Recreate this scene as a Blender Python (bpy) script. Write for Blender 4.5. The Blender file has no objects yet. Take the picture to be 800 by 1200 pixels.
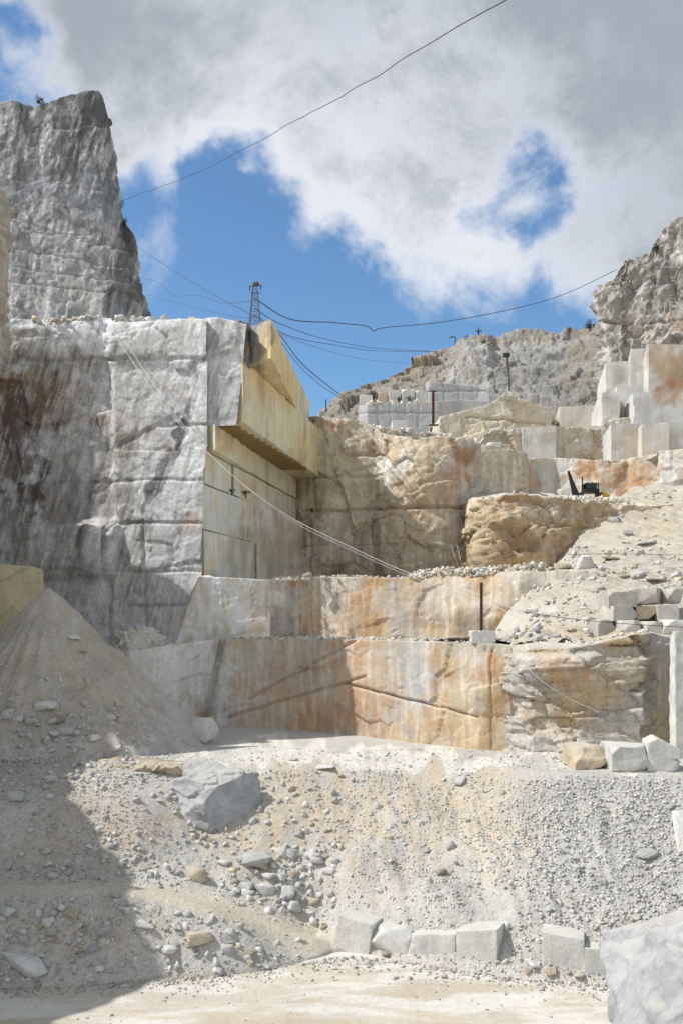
import bpy, math, random
import numpy as np
rad = math.radians
S = bpy.context.scene
COL = S.collection
random.seed(7)
RNG = np.random.default_rng(11)

# ------------------------------------------------------------------ camera
F, HZ, CZ = 1177.0, 740.0, 13.0            # focal length in photo pixels, horizon row, eye height
cam_d = bpy.data.cameras.new('camera')
cam = bpy.data.objects.new('camera', cam_d)
COL.objects.link(cam)
cam.location = (0, 0, CZ)
cam.rotation_euler = (rad(90), 0, 0)
cam_d.sensor_fit = 'VERTICAL'
cam_d.sensor_height = 36.0
cam_d.sensor_width = 24.0
cam_d.lens = 36.0 * F / 1200.0
cam_d.shift_y = (HZ - 600.0) / 1200.0
cam_d.clip_start = 0.5
cam_d.clip_end = 20000
S.camera = cam
S.render.resolution_x, S.render.resolution_y = 682, 1024
S.view_settings.view_transform = 'Standard'
S.view_settings.look = 'None'
S.view_settings.gamma = 1
S.view_settings.use_curve_mapping = False
S.view_settings.exposure = 0.2
S.cycles.max_bounces = 6
S.cycles.diffuse_bounces = 4

# ------------------------------------------------------------------ sun and sky
SUN_EL, SUN_A = 50.0, -4.0          # elevation; degrees the sun stands behind the plane of the picture, on the left
ts = (-math.cos(rad(SUN_EL))*math.cos(rad(SUN_A)), math.cos(rad(SUN_EL))*math.sin(rad(SUN_A)), math.sin(rad(SUN_EL)))
sun_d = bpy.data.lights.new('sun', 'SUN')
sun_d.energy = 3.6
sun_d.angle = rad(0.55)
sun_d.color = (1.0, 0.97, 0.92)
sun = bpy.data.objects.new('sun', sun_d)
COL.objects.link(sun)
from mathutils import Vector
sun.rotation_euler = Vector(ts).to_track_quat('Z', 'Y').to_euler()
sun.location = (-40, 0, 90)

W = bpy.data.worlds.new('World')
S.world = W
W.use_nodes = True
wt = W.node_tree
wt.nodes.clear()
def wn(t, **k):
    n = wt.nodes.new(t)
    for a, b in k.items(): setattr(n, a, b)
    return n
def wl(a, b): wt.links.new(a, b)
SKY_STR = 0.145
sky = wn('ShaderNodeTexSky', sky_type='NISHITA', sun_disc=False, sun_elevation=rad(SUN_EL),
         sun_rotation=math.atan2(ts[0], ts[1]), altitude=900, air_density=1.0, dust_density=0.3, ozone_density=3.0)
wtc = wn('ShaderNodeTexCoord')
wvec = wtc.outputs['Generated']
def wmath(op, a, b=None, clamp=False):
    n = wn('ShaderNodeMath', operation=op, use_clamp=clamp)
    for i, v in enumerate((a, b)):
        if v is None: continue
        if isinstance(v, (int, float)): n.inputs[i].default_value = v
        else: wl(v, n.inputs[i])
    return n.outputs[0]
def wnoise(scale, detail, rough, dist=0.0, src=None):
    n = wn('ShaderNodeTexNoise')
    n.inputs['Scale'].default_value = scale
    n.inputs['Detail'].default_value = detail
    n.inputs['Roughness'].default_value = rough
    n.inputs['Distortion'].default_value = dist
    wl(src or wvec, n.inputs['Vector'])
    return n
def sdir(px, py):
    v = Vector(((px-400)/F, 1.0, (HZ-py)/F)); v.normalize(); return v
# openings in the cloud, by direction (photo row and column only say which way to look)
holes = [(215,330,135,.9),(150,230,40,.5),(330,375,125,1.0),(440,420,130,1.0),(560,440,85,1.0),(650,425,70,.9),(720,360,45,.6),
         (268,232,60,.8),(405,325,50,.6),(605,262,60,.42),(590,238,26,.5),(640,270,34,.55),(650,222,34,.5),(615,215,22,.4),(565,292,30,.5),(600,305,22,.4),(545,262,18,.35),(670,250,20,.3),(-5,62,55,1.0),(20,20,30,.4),(90,150,26,.3),(250,208,36,.6),
         (-160,200,170,.8),(-300,420,220,.8),(900,420,120,.7)]
wofs = wnoise(5.5, 5, 0.6)
sc = wn('ShaderNodeVectorMath', operation='SUBTRACT'); wl(wofs.outputs['Color'], sc.inputs[0]); sc.inputs[1].default_value = (.5,.5,.5)
sm = wn('ShaderNodeVectorMath', operation='SCALE'); wl(sc.outputs[0], sm.inputs[0]); sm.inputs['Scale'].default_value = 0.16
wv2 = wn('ShaderNodeVectorMath', operation='ADD'); wl(wvec, wv2.inputs[0]); wl(sm.outputs[0], wv2.inputs[1])
acc = None
for hx, hy, hr, hs in holes:
    d = wn('ShaderNodeVectorMath', operation='DISTANCE')
    wl(wv2.outputs[0], d.inputs[0]); d.inputs[1].default_value = sdir(hx, hy)
    mr = wn('ShaderNodeMapRange', interpolation_type='SMOOTHSTEP')
    wl(d.outputs['Value'], mr.inputs['Value'])
    mr.inputs['From Min'].default_value = hr/F*1.35; mr.inputs['From Max'].default_value = hr/F*0.35
    mr.inputs['To Min'].default_value = 0; mr.inputs['To Max'].default_value = hs
    acc = mr.outputs[0] if acc is None else wmath('ADD', acc, mr.outputs[0])
n1 = wnoise(6.5, 12, 0.68, 0.25)
n2 = wnoise(2.2, 3, 0.5)
# density: 1 in thick cloud, below 0 in the blue
dens = wmath('SUBTRACT', wmath('ADD', wmath('MULTIPLY', n1.outputs[0], 3.4), -0.62), wmath('MULTIPLY', acc, 1.15))
cmask = wn('ShaderNodeMapRange', interpolation_type='SMOOTHSTEP'); wl(dens, cmask.inputs['Value'])
cmask.inputs['From Min'].default_value = -0.32; cmask.inputs['From Max'].default_value = 1.05
thick = wn('ShaderNodeMapRange', interpolation_type='SMOOTHSTEP')
# the cloud's grey underside deepens with its height above the horizon
sep = wn('ShaderNodeSeparateXYZ'); wl(wvec, sep.inputs[0])
tt = wmath('ADD', wmath('ADD', wmath('MULTIPLY', dens, .75), wmath('MULTIPLY', wmath('SUBTRACT', n2.outputs[0], 0.5), 2.6)), wmath('ADD', wmath('MULTIPLY', sep.outputs['Z'], 1.7), wmath('MULTIPLY', sep.outputs['X'], 1.3)))
wl(tt, thick.inputs['Value'])
thick.inputs['From Min'].default_value = 0.98; thick.inputs['From Max'].default_value = 2.15
ccol = wn('ShaderNodeMix', data_type='RGBA')
wl(thick.outputs[0], ccol.inputs['Factor'])
ccol.inputs['A'].default_value = (5.5, 5.6, 5.8, 1)
ccol.inputs['B'].default_value = (2.3, 2.6, 2.95, 1)
tint = wn('ShaderNodeMix', data_type='RGBA', blend_type='MULTIPLY'); tint.inputs['Factor'].default_value = 1
wl(sky.outputs[0], tint.inputs['A']); tint.inputs['B'].default_value = (0.70, 0.87, 0.92, 1)
fin = wn('ShaderNodeMix', data_type='RGBA')
wl(cmask.outputs[0], fin.inputs['Factor']); wl(tint.outputs['Result'], fin.inputs['A']); wl(ccol.outputs['Result'], fin.inputs['B'])
bg = wn('ShaderNodeBackground'); bg.inputs['Strength'].default_value = SKY_STR
wl(fin.outputs['Result'], bg.inputs['Color'])
wo = wn('ShaderNodeOutputWorld'); wl(bg.outputs[0], wo.inputs[0])

# ------------------------------------------------------------------ helpers: space
def at(px, py, D): return np.array([(px-400.0)/F*D, D, CZ+(HZ-py)/F*D])
def proj(P):
    y = np.maximum(P[..., 1], 1.0)
    return 400+P[..., 0]/y*F, HZ-(P[..., 2]-CZ)/y*F
def lin(r, g, b):
    f = lambda c: (c/255)/12.92 if c/255 <= 0.04045 else ((c/255+0.055)/1.055)**2.4
    return np.array([f(r), f(g), f(b)])

# ------------------------------------------------------------------ helpers: noise
def _h(ix, iy, iz, s):
    h = (ix.astype(np.uint32)*np.uint32(374761393) + iy.astype(np.uint32)*np.uint32(668265263)
         + iz.astype(np.uint32)*np.uint32(2246822519) + np.uint32((s*3266489917) & 0xffffffff))
    h ^= h >> np.uint32(15); h *= np.uint32(2654435761); h ^= h >> np.uint32(13); h *= np.uint32(1274126177); h ^= h >> np.uint32(16)
    return h.astype(np.float64)/4294967295.0
def vnoise(P, s=0):
    P = P + 1000.0
    I = np.floor(P).astype(np.int64); f = P-I; f = f*f*(3-2*f)
    r = 0
    for dx in (0, 1):
        wx = f[..., 0] if dx else 1-f[..., 0]
        for dy in (0, 1):
            wy = f[..., 1] if dy else 1-f[..., 1]
            for dz in (0, 1):
                wz = f[..., 2] if dz else 1-f[..., 2]
                r = r + _h(I[..., 0]+dx, I[..., 1]+dy, I[..., 2]+dz, s)*wx*wy*wz
    return r*2-1
def fbm(P, o=4, s=0, g=0.5):
    a, r, t = 1.0, 0, 0
    for k in range(o):
        r = r + a*vnoise(P*2**k, s+k*17); t += a; a *= g
    return r/t
def facet(P, size, s=0, tilt=1.0, blocky=False, off=.6):
    """fractured-rock displacement: every cell of a jittered lattice is a tilted plane. returns value in about -1..1 and edge distance"""
    size = np.array(size, float)
    Q = P/size + 1000.0
    I = np.floor(Q-0.5).astype(np.int64)
    best = np.full(Q.shape[:-1], 1e9); sec = best.copy(); val = np.zeros(Q.shape[:-1])
    for dx in (0, 1):
        for dy in (0, 1):
            for dz in (0, 1):
                J0, J1, J2 = I[..., 0]+dx, I[..., 1]+dy, I[..., 2]+dz
                c0 = J0+0.15+0.7*_h(J0, J1, J2, s+1); c1 = J1+0.15+0.7*_h(J0, J1, J2, s+2); c2 = J2+0.15+0.7*_h(J0, J1, J2, s+3)
                e0, e1, e2 = Q[..., 0]-c0, Q[..., 1]-c1, Q[..., 2]-c2
                d = np.maximum(np.maximum(np.abs(e0), np.abs(e1)*.8), np.abs(e2))**2 if blocky else e0*e0+e1*e1+e2*e2
                v = (_h(J0, J1, J2, s+4)*2-1)*off + tilt*(e0*(_h(J0, J1, J2, s+5)*2-1)+e2*(_h(J0, J1, J2, s+6)*2-1)+e1*(_h(J0, J1, J2, s+7)*2-1))
                m = d < best
                sec = np.where(m, best, np.minimum(sec, d)); val = np.where(m, v, val); best = np.where(m, d, best)
    return val, np.sqrt(sec)-np.sqrt(best)
def sstep(x, a, b):
    t = np.clip((x-a)/(b-a), 0, 1); return t*t*(3-2*t)

# ------------------------------------------------------------------ helpers: materials
def mat(name, base=None, attr=False, noise=(1.0, .25), fine=(9.0, .25), streak=(0, 0), vein=None, bump=(6.0, .3), bump2=None,
        rough=.88, crack=0.0, spec=.25, rand=0.0, dust=0.0):
    m = bpy.data.materials.new(name); m.use_nodes = True
    t = m.node_tree; t.nodes.clear()
    def N(ty, **k):
        n = t.nodes.new(ty)
        for a, b in k.items(): setattr(n, a, b)
        return n
    L = t.links.new
    out = N('ShaderNodeOutputMaterial'); b = N('ShaderNodeBsdfPrincipled'); L(b.outputs[0], out.inputs[0])
    b.inputs['Roughness'].default_value = rough
    b.inputs['Specular IOR Level'].default_value = spec
    tc = N('ShaderNodeTexCoord')
    co = tc.outputs['Object']
    if rand:                                              # each copy shows another piece of the pattern
        oi = N('ShaderNodeObjectInfo'); va = N('ShaderNodeVectorMath', operation='ADD'); cx = N('ShaderNodeCombineXYZ')
        mm = N('ShaderNodeMath', operation='MULTIPLY'); L(oi.outputs['Random'], mm.inputs[0]); mm.inputs[1].default_value = 60
        for i in range(3): L(mm.outputs[0], cx.inputs[i])
        L(co, va.inputs[0]); L(cx.outputs[0], va.inputs[1]); co = va.outputs[0]
    def noi(scale, detail=6, rgh=.6, src=None, dist=0):
        n = N('ShaderNodeTexNoise'); n.inputs['Scale'].default_value = scale; n.inputs['Detail'].default_value = detail
        n.inputs['Roughness'].default_value = rgh; n.inputs['Distortion'].default_value = dist; L(src or co, n.inputs['Vector']); return n.outputs[0]
    def mr(src, a, bb, c, d):
        n = N('ShaderNodeMapRange'); L(src, n.inputs['Value'])
        for i, v in zip(('From Min', 'From Max', 'To Min', 'To Max'), (a, bb, c, d)): n.inputs[i].default_value = v
        return n.outputs[0]
    if attr:
        a = N('ShaderNodeAttribute', attribute_name='col'); c = a.outputs['Color']
    else:
        a = N('ShaderNodeRGB'); a.outputs[0].default_value = (*base, 1); c = a.outputs[0]
    def mul(c, f):
        x = N('ShaderNodeVectorMath', operation='SCALE'); L(c, x.inputs[0]); L(f, x.inputs['Scale']); return x.outputs[0]
    def mixc(c, f, col):
        x = N('ShaderNodeMix', data_type='RGBA'); L(f, x.inputs['Factor']); L(c, x.inputs['A']); x.inputs['B'].default_value = (*col, 1); return x.outputs['Result']
    if noise[1]: c = mul(c, mr(noi(noise[0], 5, .6, dist=.4), .25, .75, 1-noise[1], 1+noise[1]))
    if fine[1]: c = mul(c, mr(noi(fine[0], 8, .7), .25, .75, 1-fine[1], 1+fine[1]))
    if streak[1]:
        mp = N('ShaderNodeMapping'); mp.inputs['Scale'].default_value = (streak[0], streak[0], streak[0]*.06); L(co, mp.inputs[0])
        s = noi(1.0, 6, .65, mp.outputs[0])
        c = mul(c, mr(s, .3, .7, 1-streak[1], 1+streak[1]))
        s2 = N('ShaderNodeMapping'); s2.inputs['Scale'].default_value = (streak[0]*.45, streak[0]*.45, streak[0]*.03); s2.inputs['Location'].default_value = (31, 7, 3); L(co, s2.inputs[0])
        c = mixc(c, mr(noi(1.0, 4, .6, s2.outputs[0]), .56, .70, 0, streak[1]*1.5), (.56, .54, .50))
    if vein:
        vs, vstr, vcol = vein
        wv = N('ShaderNodeTexNoise'); wv.inputs['Scale'].default_value = vs; wv.inputs['Detail'].default_value = 4; wv.inputs['Distortion'].default_value = 1.6; L(co, wv.inputs['Vector'])
        ab = N('ShaderNodeMath', operation='ABSOLUTE'); sb = N('ShaderNodeMath', operation='SUBTRACT'); L(wv.outputs[0], sb.inputs[0]); sb.inputs[1].default_value = .5; L(sb.outputs[0], ab.inputs[0])
        c = mixc(c, mr(ab.outputs[0], 0.0, .035, vstr, 0), vcol)
    if crack:
        wn_ = N('ShaderNodeTexNoise'); wn_.inputs['Scale'].default_value = .7; wn_.inputs['Detail'].default_value = 4; L(co, wn_.inputs['Vector'])
        va2 = N('ShaderNodeVectorMath', operation='MULTIPLY_ADD'); L(wn_.outputs['Color'], va2.inputs[0]); va2.inputs[1].default_value = (1.6,)*3; L(co, va2.inputs[2])
        vo = N('ShaderNodeTexVoronoi', feature='DISTANCE_TO_EDGE'); vo.inputs['Scale'].default_value = .33; L(va2.outputs[0], vo.inputs['Vector'])
        ck = mr(vo.outputs['Distance'], 0, .022, crack, 0)
        c = mixc(c, ck, (.10, .09, .08))
    if rand:
        oi2 = N('ShaderNodeObjectInfo'); c = mul(c, mr(oi2.outputs['Random'], 0, 1, 1-rand, 1+rand*.6))
    if dust:                                              # pale stone dust lying on upward faces
        g = N('ShaderNodeNewGeometry'); sp = N('ShaderNodeSeparateXYZ'); L(g.outputs['Normal'], sp.inputs[0])
        c = mixc(c, mr(sp.outputs[2], .55, .95, 0, dust), (.60, .57, .51))
    L(c, b.inputs['Base Color'])
    bp = N('ShaderNodeBump'); bp.inputs['Strength'].default_value = min(1, bump[1]); bp.inputs['Distance'].default_value = .5/bump[0]*2
    L(noi(bump[0], 9, .68), bp.inputs['Height'])
    if bump2:
        b2 = N('ShaderNodeBump'); b2.inputs['Strength'].default_value = bump2[1]; b2.inputs['Distance'].default_value = 1/bump2[0]
        v = N('ShaderNodeTexVoronoi'); v.inputs['Scale'].default_value = bump2[0]; L(co, v.inputs['Vector']); L(v.outputs['Distance'], b2.inputs['Height'])
        L(bp.outputs[0], b2.inputs['Normal']); bp = b2
    L(bp.outputs[0], b.inputs['Normal'])
    return m
M = {}
M['rock'] = mat('rough_rock', attr=True, noise=(.5, .22), fine=(5, .30), streak=(1.6, .12), vein=(.35, .28, (.25, .24, .24)), bump=(7.0, .55), crack=.10, dust=.5)
M['cut'] = mat('sawn_rock_face', attr=True, noise=(.35, .10), fine=(4, .14), streak=(1.5, .11), vein=(.2, .12, (.35, .34, .32)), bump=(6.0, .30), crack=.05, dust=.4)
M['far'] = mat('weathered_far_rock', attr=True, noise=(.12, .2), fine=(.9, .34), streak=(.35, .15), vein=(.1, .35, (.13, .13, .13)), bump=(2.4, .6), dust=.14)
M['soil'] = mat('dusty_rubble_ground', attr=True, noise=(.4, .12), fine=(7, .30), bump=(7, .7), rough=.95)
M['floor'] = mat('pale_quarry_floor', attr=True, noise=(.25, .08), fine=(3, .12), bump=(5, .35), rough=.93)
M['stone'] = mat('broken_marble', base=(.66, .655, .635), noise=(.8, .16), fine=(6, .20), bump=(5, .6), rand=.28, vein=(.9, .25, (.30, .31, .32)))
M['stone_warm'] = mat('iron_stained_marble', base=(.52, .45, .355), noise=(.8, .25), fine=(6, .25), bump=(5, .6), rand=.25)
M['block'] = mat('sawn_marble_block', base=(.63, .625, .60), noise=(1.1, .14), fine=(7, .18), streak=(3.0, .12), bump=(9, .35), rand=.10, vein=(.5, .15, (.42, .42, .42)), dust=.5)
M['block_warm'] = mat('stained_marble_block', base=(.50, .42, .30), noise=(.7, .25), fine=(5, .2), streak=(2, .15), bump=(6, .5), rand=.12, dust=.5)
M['block_grey'] = mat('dusty_grey_block', base=(.50, .48, .44), noise=(.7, .2), fine=(5, .18), streak=(2.2, .08), bump=(6, .4), rand=.15, dust=.6)
M['marble'] = mat('grey_veined_marble', base=(.43, .44, .455), noise=(.5, .22), fine=(4, .16), streak=(1.1, .12), vein=(.30, .5, (.28, .30, .32)), bump=(2.5, .5), rough=.8, dust=.6)
M['rust'] = mat('rusted_steel', base=(.10, .035, .022), noise=(3, .3), fine=(20, .3), bump=(30, .2), rough=.8)
M['steel'] = mat('dull_galvanised_steel', base=(.13, .11, .10), noise=(3, .2), fine=(20, .2), bump=(30, .1), rough=.6)
M['cable'] = mat('dark_wire_rope', base=(.06, .06, .065), noise=(3, .1), fine=(20, .1), bump=(30, .1), rough=.7)
M['rope'] = mat('pale_steel_rope', base=(.62, .61, .58), noise=(3, .1), fine=(20, .1), bump=(30, .1), rough=.6)
M['black'] = mat('black_cab_paint', base=(.015, .016, .018), noise=(3, .1), fine=(20, .1), bump=(30, .05), rough=.45, spec=.5)
M['yellow'] = mat('worn_yellow_paint', base=(.55, .33, .03), noise=(3, .2), fine=(20, .2), bump=(30, .1), rough=.5)
M['glass'] = mat('dark_cab_glass', base=(.02, .035, .04), noise=(3, 0), fine=(20, 0), bump=(30, .0), rough=.08, spec=.6)
M['leaf'] = mat('scrub_leaves', base=(.050, .070, .030), noise=(1, .3), fine=(4, .3), bump=(10, .2), rough=.8)
M['twig'] = mat('scrub_twigs', base=(.09, .06, .04), noise=(1, .2), fine=(4, .2), bump=(10, .2), rough=.9)

# ------------------------------------------------------------------ helpers: objects
def mesh(name, V, Fs, m, colv=None, smooth=False, parent=None, loc=None):
    me = bpy.data.meshes.new(name)
    V = np.asarray(V, dtype=np.float64).reshape(-1, 3)
    if isinstance(Fs, np.ndarray) and Fs.ndim == 2:
        k = Fs.shape[1]; n = len(Fs)
        me.vertices.add(len(V)); me.vertices.foreach_set('co', V.astype(np.float32).ravel())
        me.loops.add(n*k); me.loops.foreach_set('vertex_index', Fs.astype(np.int32).ravel())
        me.polygons.add(n); me.polygons.foreach_set('loop_start', (np.arange(n)*k).astype(np.int32))
        me.update(calc_edges=True); me.validate()
    else:
        me.from_pydata([tuple(v) for v in V], [], [tuple(int(i) for i in f) for f in Fs]); me.update()
    if colv is not None:
        a = me.color_attributes.new('col', 'FLOAT_COLOR', 'POINT')
        c = np.ones((len(V), 4), np.float32); c[:, :3] = colv.reshape(-1, 3)
        a.data.foreach_set('color', c.ravel())
    if smooth: me.polygons.foreach_set('use_smooth', np.ones(len(me.polygons), bool))
    me.materials.append(m)
    o = bpy.data.objects.new(name, me); COL.objects.link(o)
    if parent: o.parent = parent
    if loc is not None: o.location = loc
    return o
def tag(o, label, cat, group=None, kind=None):
    o['label'] = label; o['category'] = cat
    if group: o['group'] = group
    if kind: o['kind'] = kind
    return o
def empty(name, loc):
    o = bpy.data.objects.new(name, None); COL.objects.link(o); o.location = loc; o.empty_display_size = .3; return o
def grid_faces(nu, nv, base=0):
    i, j = np.meshgrid(np.arange(nu-1), np.arange(nv-1), indexing='ij')
    a = (i*nv+j+base).ravel()
    return np.stack([a, a+nv, a+nv+1, a+1], 1)

def paint(P, base, blobs=(), seed=0, warp=9.0, var=None, streak=None):
    """colour of the stone: base, with stained / bleached / painted sunlit areas of irregular outline"""
    px, py = proj(P)
    sh = P.shape[:-1]
    sc_ = F/np.maximum(P[..., 1], 5)
    Q = np.stack([px, py, np.zeros(sh)], -1)
    wx = fbm(Q/22.0, 4, seed+1)*warp*2.4; wy = fbm(Q/22.0, 4, seed+2)*warp*2.4
    n = fbm(Q/9.0, 3, seed+3); n2 = fbm(Q/np.array([11., 26., 1.]), 4, seed+8, .65)
    c = np.broadcast_to(np.asarray(base, float), sh+(3,)).copy()
    if var is not None:
        k = sstep(fbm(Q/np.array([40., 60., 1.]), 4, seed+5), -.25, .45)[..., None]; c = c*(1-k)+np.asarray(var)*k
    for b in blobs:
        cx, cy, rx, ry, colr, al = b[:6]
        ang = rad(b[6]) if len(b) > 6 else 0
        dx, dy = px+wx-cx, py+wy-cy
        ex, ey = (dx*math.cos(ang)+dy*math.sin(ang))/rx, (-dx*math.sin(ang)+dy*math.cos(ang))/ry
        d = (np.abs(ex)**3+np.abs(ey)**3)**(1/3.)
        m = sstep(1.22-d+n*.55+n2*.35, 0.0, .62)*al*np.clip(.78+n2*.9, .15, 1)
        colr = np.asarray(colr); colr = colr*.86+colr.mean()*.17
        c = c*(1-m[..., None])+colr*m[..., None]
    if streak:                                            # mineral runs and scrape marks down the face
        ang, wd, amp = streak[:3]; ca, sa = math.cos(rad(ang)), math.sin(rad(ang))
        a_ = (px*ca+py*sa)/wd; b_ = (-px*sa+py*ca)/(wd*streak[3] if len(streak) > 3 else wd*12)
        a_ = a_+fbm(Q/60.0, 3, seed+70)*1.2
        s1 = fbm(np.stack([a_, b_, 0*a_], -1), 4, seed+71, .6); s2 = fbm(np.stack([a_*.45, b_*.5, 0*a_+5], -1), 3, seed+72)
        c = c*(1+amp*(s1*1.3+s2*.9))[..., None]
        w_ = sstep(s1+s2*.4, .18, .36)*amp*2.2; dk = sstep(-s1-s2*.5, .30, .55)*amp*1.5
        c = c*(1-w_[..., None])+lin(222,220,214)*w_[..., None]; c = c*(1-dk[..., None])+c*np.array([.55, .53, .51])*dk[..., None]
    return np.clip(c, .02, .80)

def displace(P, Nn, fac, rough=.0, seed=0, sq=(1, 1, 1), blocky=True, lean=None):
    """fac: list of (cell size in m, amplitude in m)"""
    d = np.zeros(P.shape[:-1])
    W_ = P + np.stack([fbm(P*.35, 3, seed+40+i) for i in range(3)], -1)*.25
    for k, (s, a) in enumerate(fac):
        Wr = W_*np.array(sq)
        if lean is not None:                              # slabs leaning in the face
            ca, sa = math.cos(rad(lean)), math.sin(rad(lean)); Wr = np.stack([Wr[..., 0]*ca+Wr[..., 2]*sa, Wr[..., 1], (-Wr[..., 0]*sa+Wr[..., 2]*ca)*.45], -1)
            v, e = facet(Wr, (s, s, s), seed+100*k+9, 2.3, False, .22); d += v*a*1.2; continue
        if k == 0 or (blocky and k == 1):
            ca, sa = math.cos(rad(12+k*9)), math.sin(rad(12+k*9)); Wr = np.stack([Wr[..., 0]*ca+Wr[..., 2]*sa, Wr[..., 1], -Wr[..., 0]*sa+Wr[..., 2]*ca], -1)
            v, e = facet(Wr, (s, s, s), seed+100*k+9, .75, True)
        else: v, e = facet(Wr, (s, s, s), seed+100*k+9, 1.2)
        d += v*a*1.15 - (1-sstep(e, 0, .07))*a*.14
    if rough: d += fbm(P*2.2, 4, seed+77)*rough
    return P+Nn*d[..., None]

def wall(name, cols, zb, m, base, blobs=(), fac=((3, .5), (1.0, .18)), rough=.05, seams=(), bumps=(), back=12, px=1.7, seed=0,
         sq=(1, 1, 1), capdz=0.0, bx=0.0, var=None, capcol=None, cap_amp=.35, warp=9.0, streak=None, lean=None):
    """a quarried face swept along columns (top px, top py, top depth, bottom px or None, bottom depth or None), capped by the
    shelf behind its lip and closed at the back"""
    T, B = [], []
    for c in cols:
        t = at(c[0], c[1], c[2])
        bd = c[4] if len(c) > 4 and c[4] is not None else c[2]-.6
        b_x = (c[3]-400)/F*bd if len(c) > 3 and c[3] is not None else t[0]
        T.append(t); B.append(np.array([b_x, bd, zb]))
    T, B = np.array(T), np.array(B)
    u = [0]
    for i in range(1, len(T)):
        a, b_ = proj(T[i-1]), proj(T[i])
        dd = math.hypot(a[0]-b_[0], a[1]-b_[1]); wd = np.linalg.norm(T[i]-T[i-1])*F/T[i][1]*.45
        u.append(u[-1]+max(dd, wd))
    u = np.array(u); nu = max(4, int(u[-1]/px)); uu = np.linspace(0, u[-1], nu)
    Ti = np.stack([np.interp(uu, u, T[:, k]) for k in range(3)], -1); Bi = np.stack([np.interp(uu, u, B[:, k]) for k in range(3)], -1)
    hpx = max(abs(proj(T[i])[1]-proj(B[i])[1]) for i in range(len(T)))
    nv = max(4, int(hpx/px)); vv = np.linspace(0, 1, nv)
    P = Bi[:, None]*(1-vv)[None, :, None]+Ti[:, None]*vv[None, :, None]
    Tu = np.gradient(P, axis=0); Tv = np.gradient(P, axis=1)
    Nn = np.cross(Tu, Tv); Nn /= np.linalg.norm(Nn, axis=-1, keepdims=True)+1e-9
    # soften the corners' normals
    for _ in range(2): Nn[1:-1] = (Nn[:-2]+Nn[1:-1]*2+Nn[2:])/4
    Nn /= np.linalg.norm(Nn, axis=-1, keepdims=True)
    ppx, ppy = proj(P)
    off = np.zeros(P.shape[:2])
    for b in bumps:
        cx, cy, rx, ry, amp = b[:5]; pw = b[5] if len(b) > 5 else 6
        wq = fbm(P*.8, 3, seed+5)*2.5
        d = (np.abs((ppx+wq-cx)/rx)**pw+np.abs((ppy+wq-cy)/ry)**pw)
        off += amp*np.exp(-d)
    for s in seams:
        kind_, v0, dep, wdt = s[:4]; lo, hi = (s[4], s[5]) if len(s) > 5 else (-999, 9999); sl = s[6] if len(s) > 6 else 0
        if kind_ in 'hs':
            d = ppy-(v0+sl*(ppx-lo)); g = (ppx > lo) & (ppx < hi)
        else:
            d = ppx-(v0+sl*(ppy-lo)); g = (ppy > lo) & (ppy < hi)
        d = d+fbm(P*.9, 2, seed+int(v0))*1.5
        if kind_ == 's': off += dep*sstep(d, -1.2, 1.2)*g; off -= dep*.5*np.exp(-((d+1.5)/1.5)**2)*g
        else: off -= dep*np.exp(-(d/wdt)**2)*g
    # the wall's rows, then the shelf behind the lip, then the back
    ds = np.geomspace(.12, back, 18 if bx == 0 else 60)
    top = P[:, -1:]
    cap = top+np.stack([ds*bx, ds, ds*capdz], -1)[None]
    cn = np.zeros_like(cap); cn[..., 2] = 1; cn[..., 0] = -bx; cn /= math.hypot(1, bx)
    Pw = displace(P+Nn*off[..., None], Nn, fac, rough, seed, sq, lean=lean)
    Pc = cap.copy(); kk = fbm(cap*.9, 3, seed+3)*cap_amp; Pc += cn*(kk*sstep(ds, 0, 1.5))[..., None]
    sh_ = (Pw[:, -1:]-top)                                 # the lip carries the face's displacement back
    Pc += sh_*np.exp(-ds/1.2)[None, :, None]*np.array([1, 1, .6])
    if bx: Pc = displace(Pc, cn*.35*sstep(ds, .3, 3)[None, :, None], fac, rough, seed, sq, lean=lean)
    end = Pc[:, -1:].copy(); end[..., 2] = zb
    A = np.concatenate([Pw, Pc, end], 1)
    c = paint(A, base, blobs, seed, warp, var, streak)
    if capcol is not None:
        c[:, nv:] = np.asarray(capcol)
    return mesh(name, A, grid_faces(A.shape[0], A.shape[1]), m, c)

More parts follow.
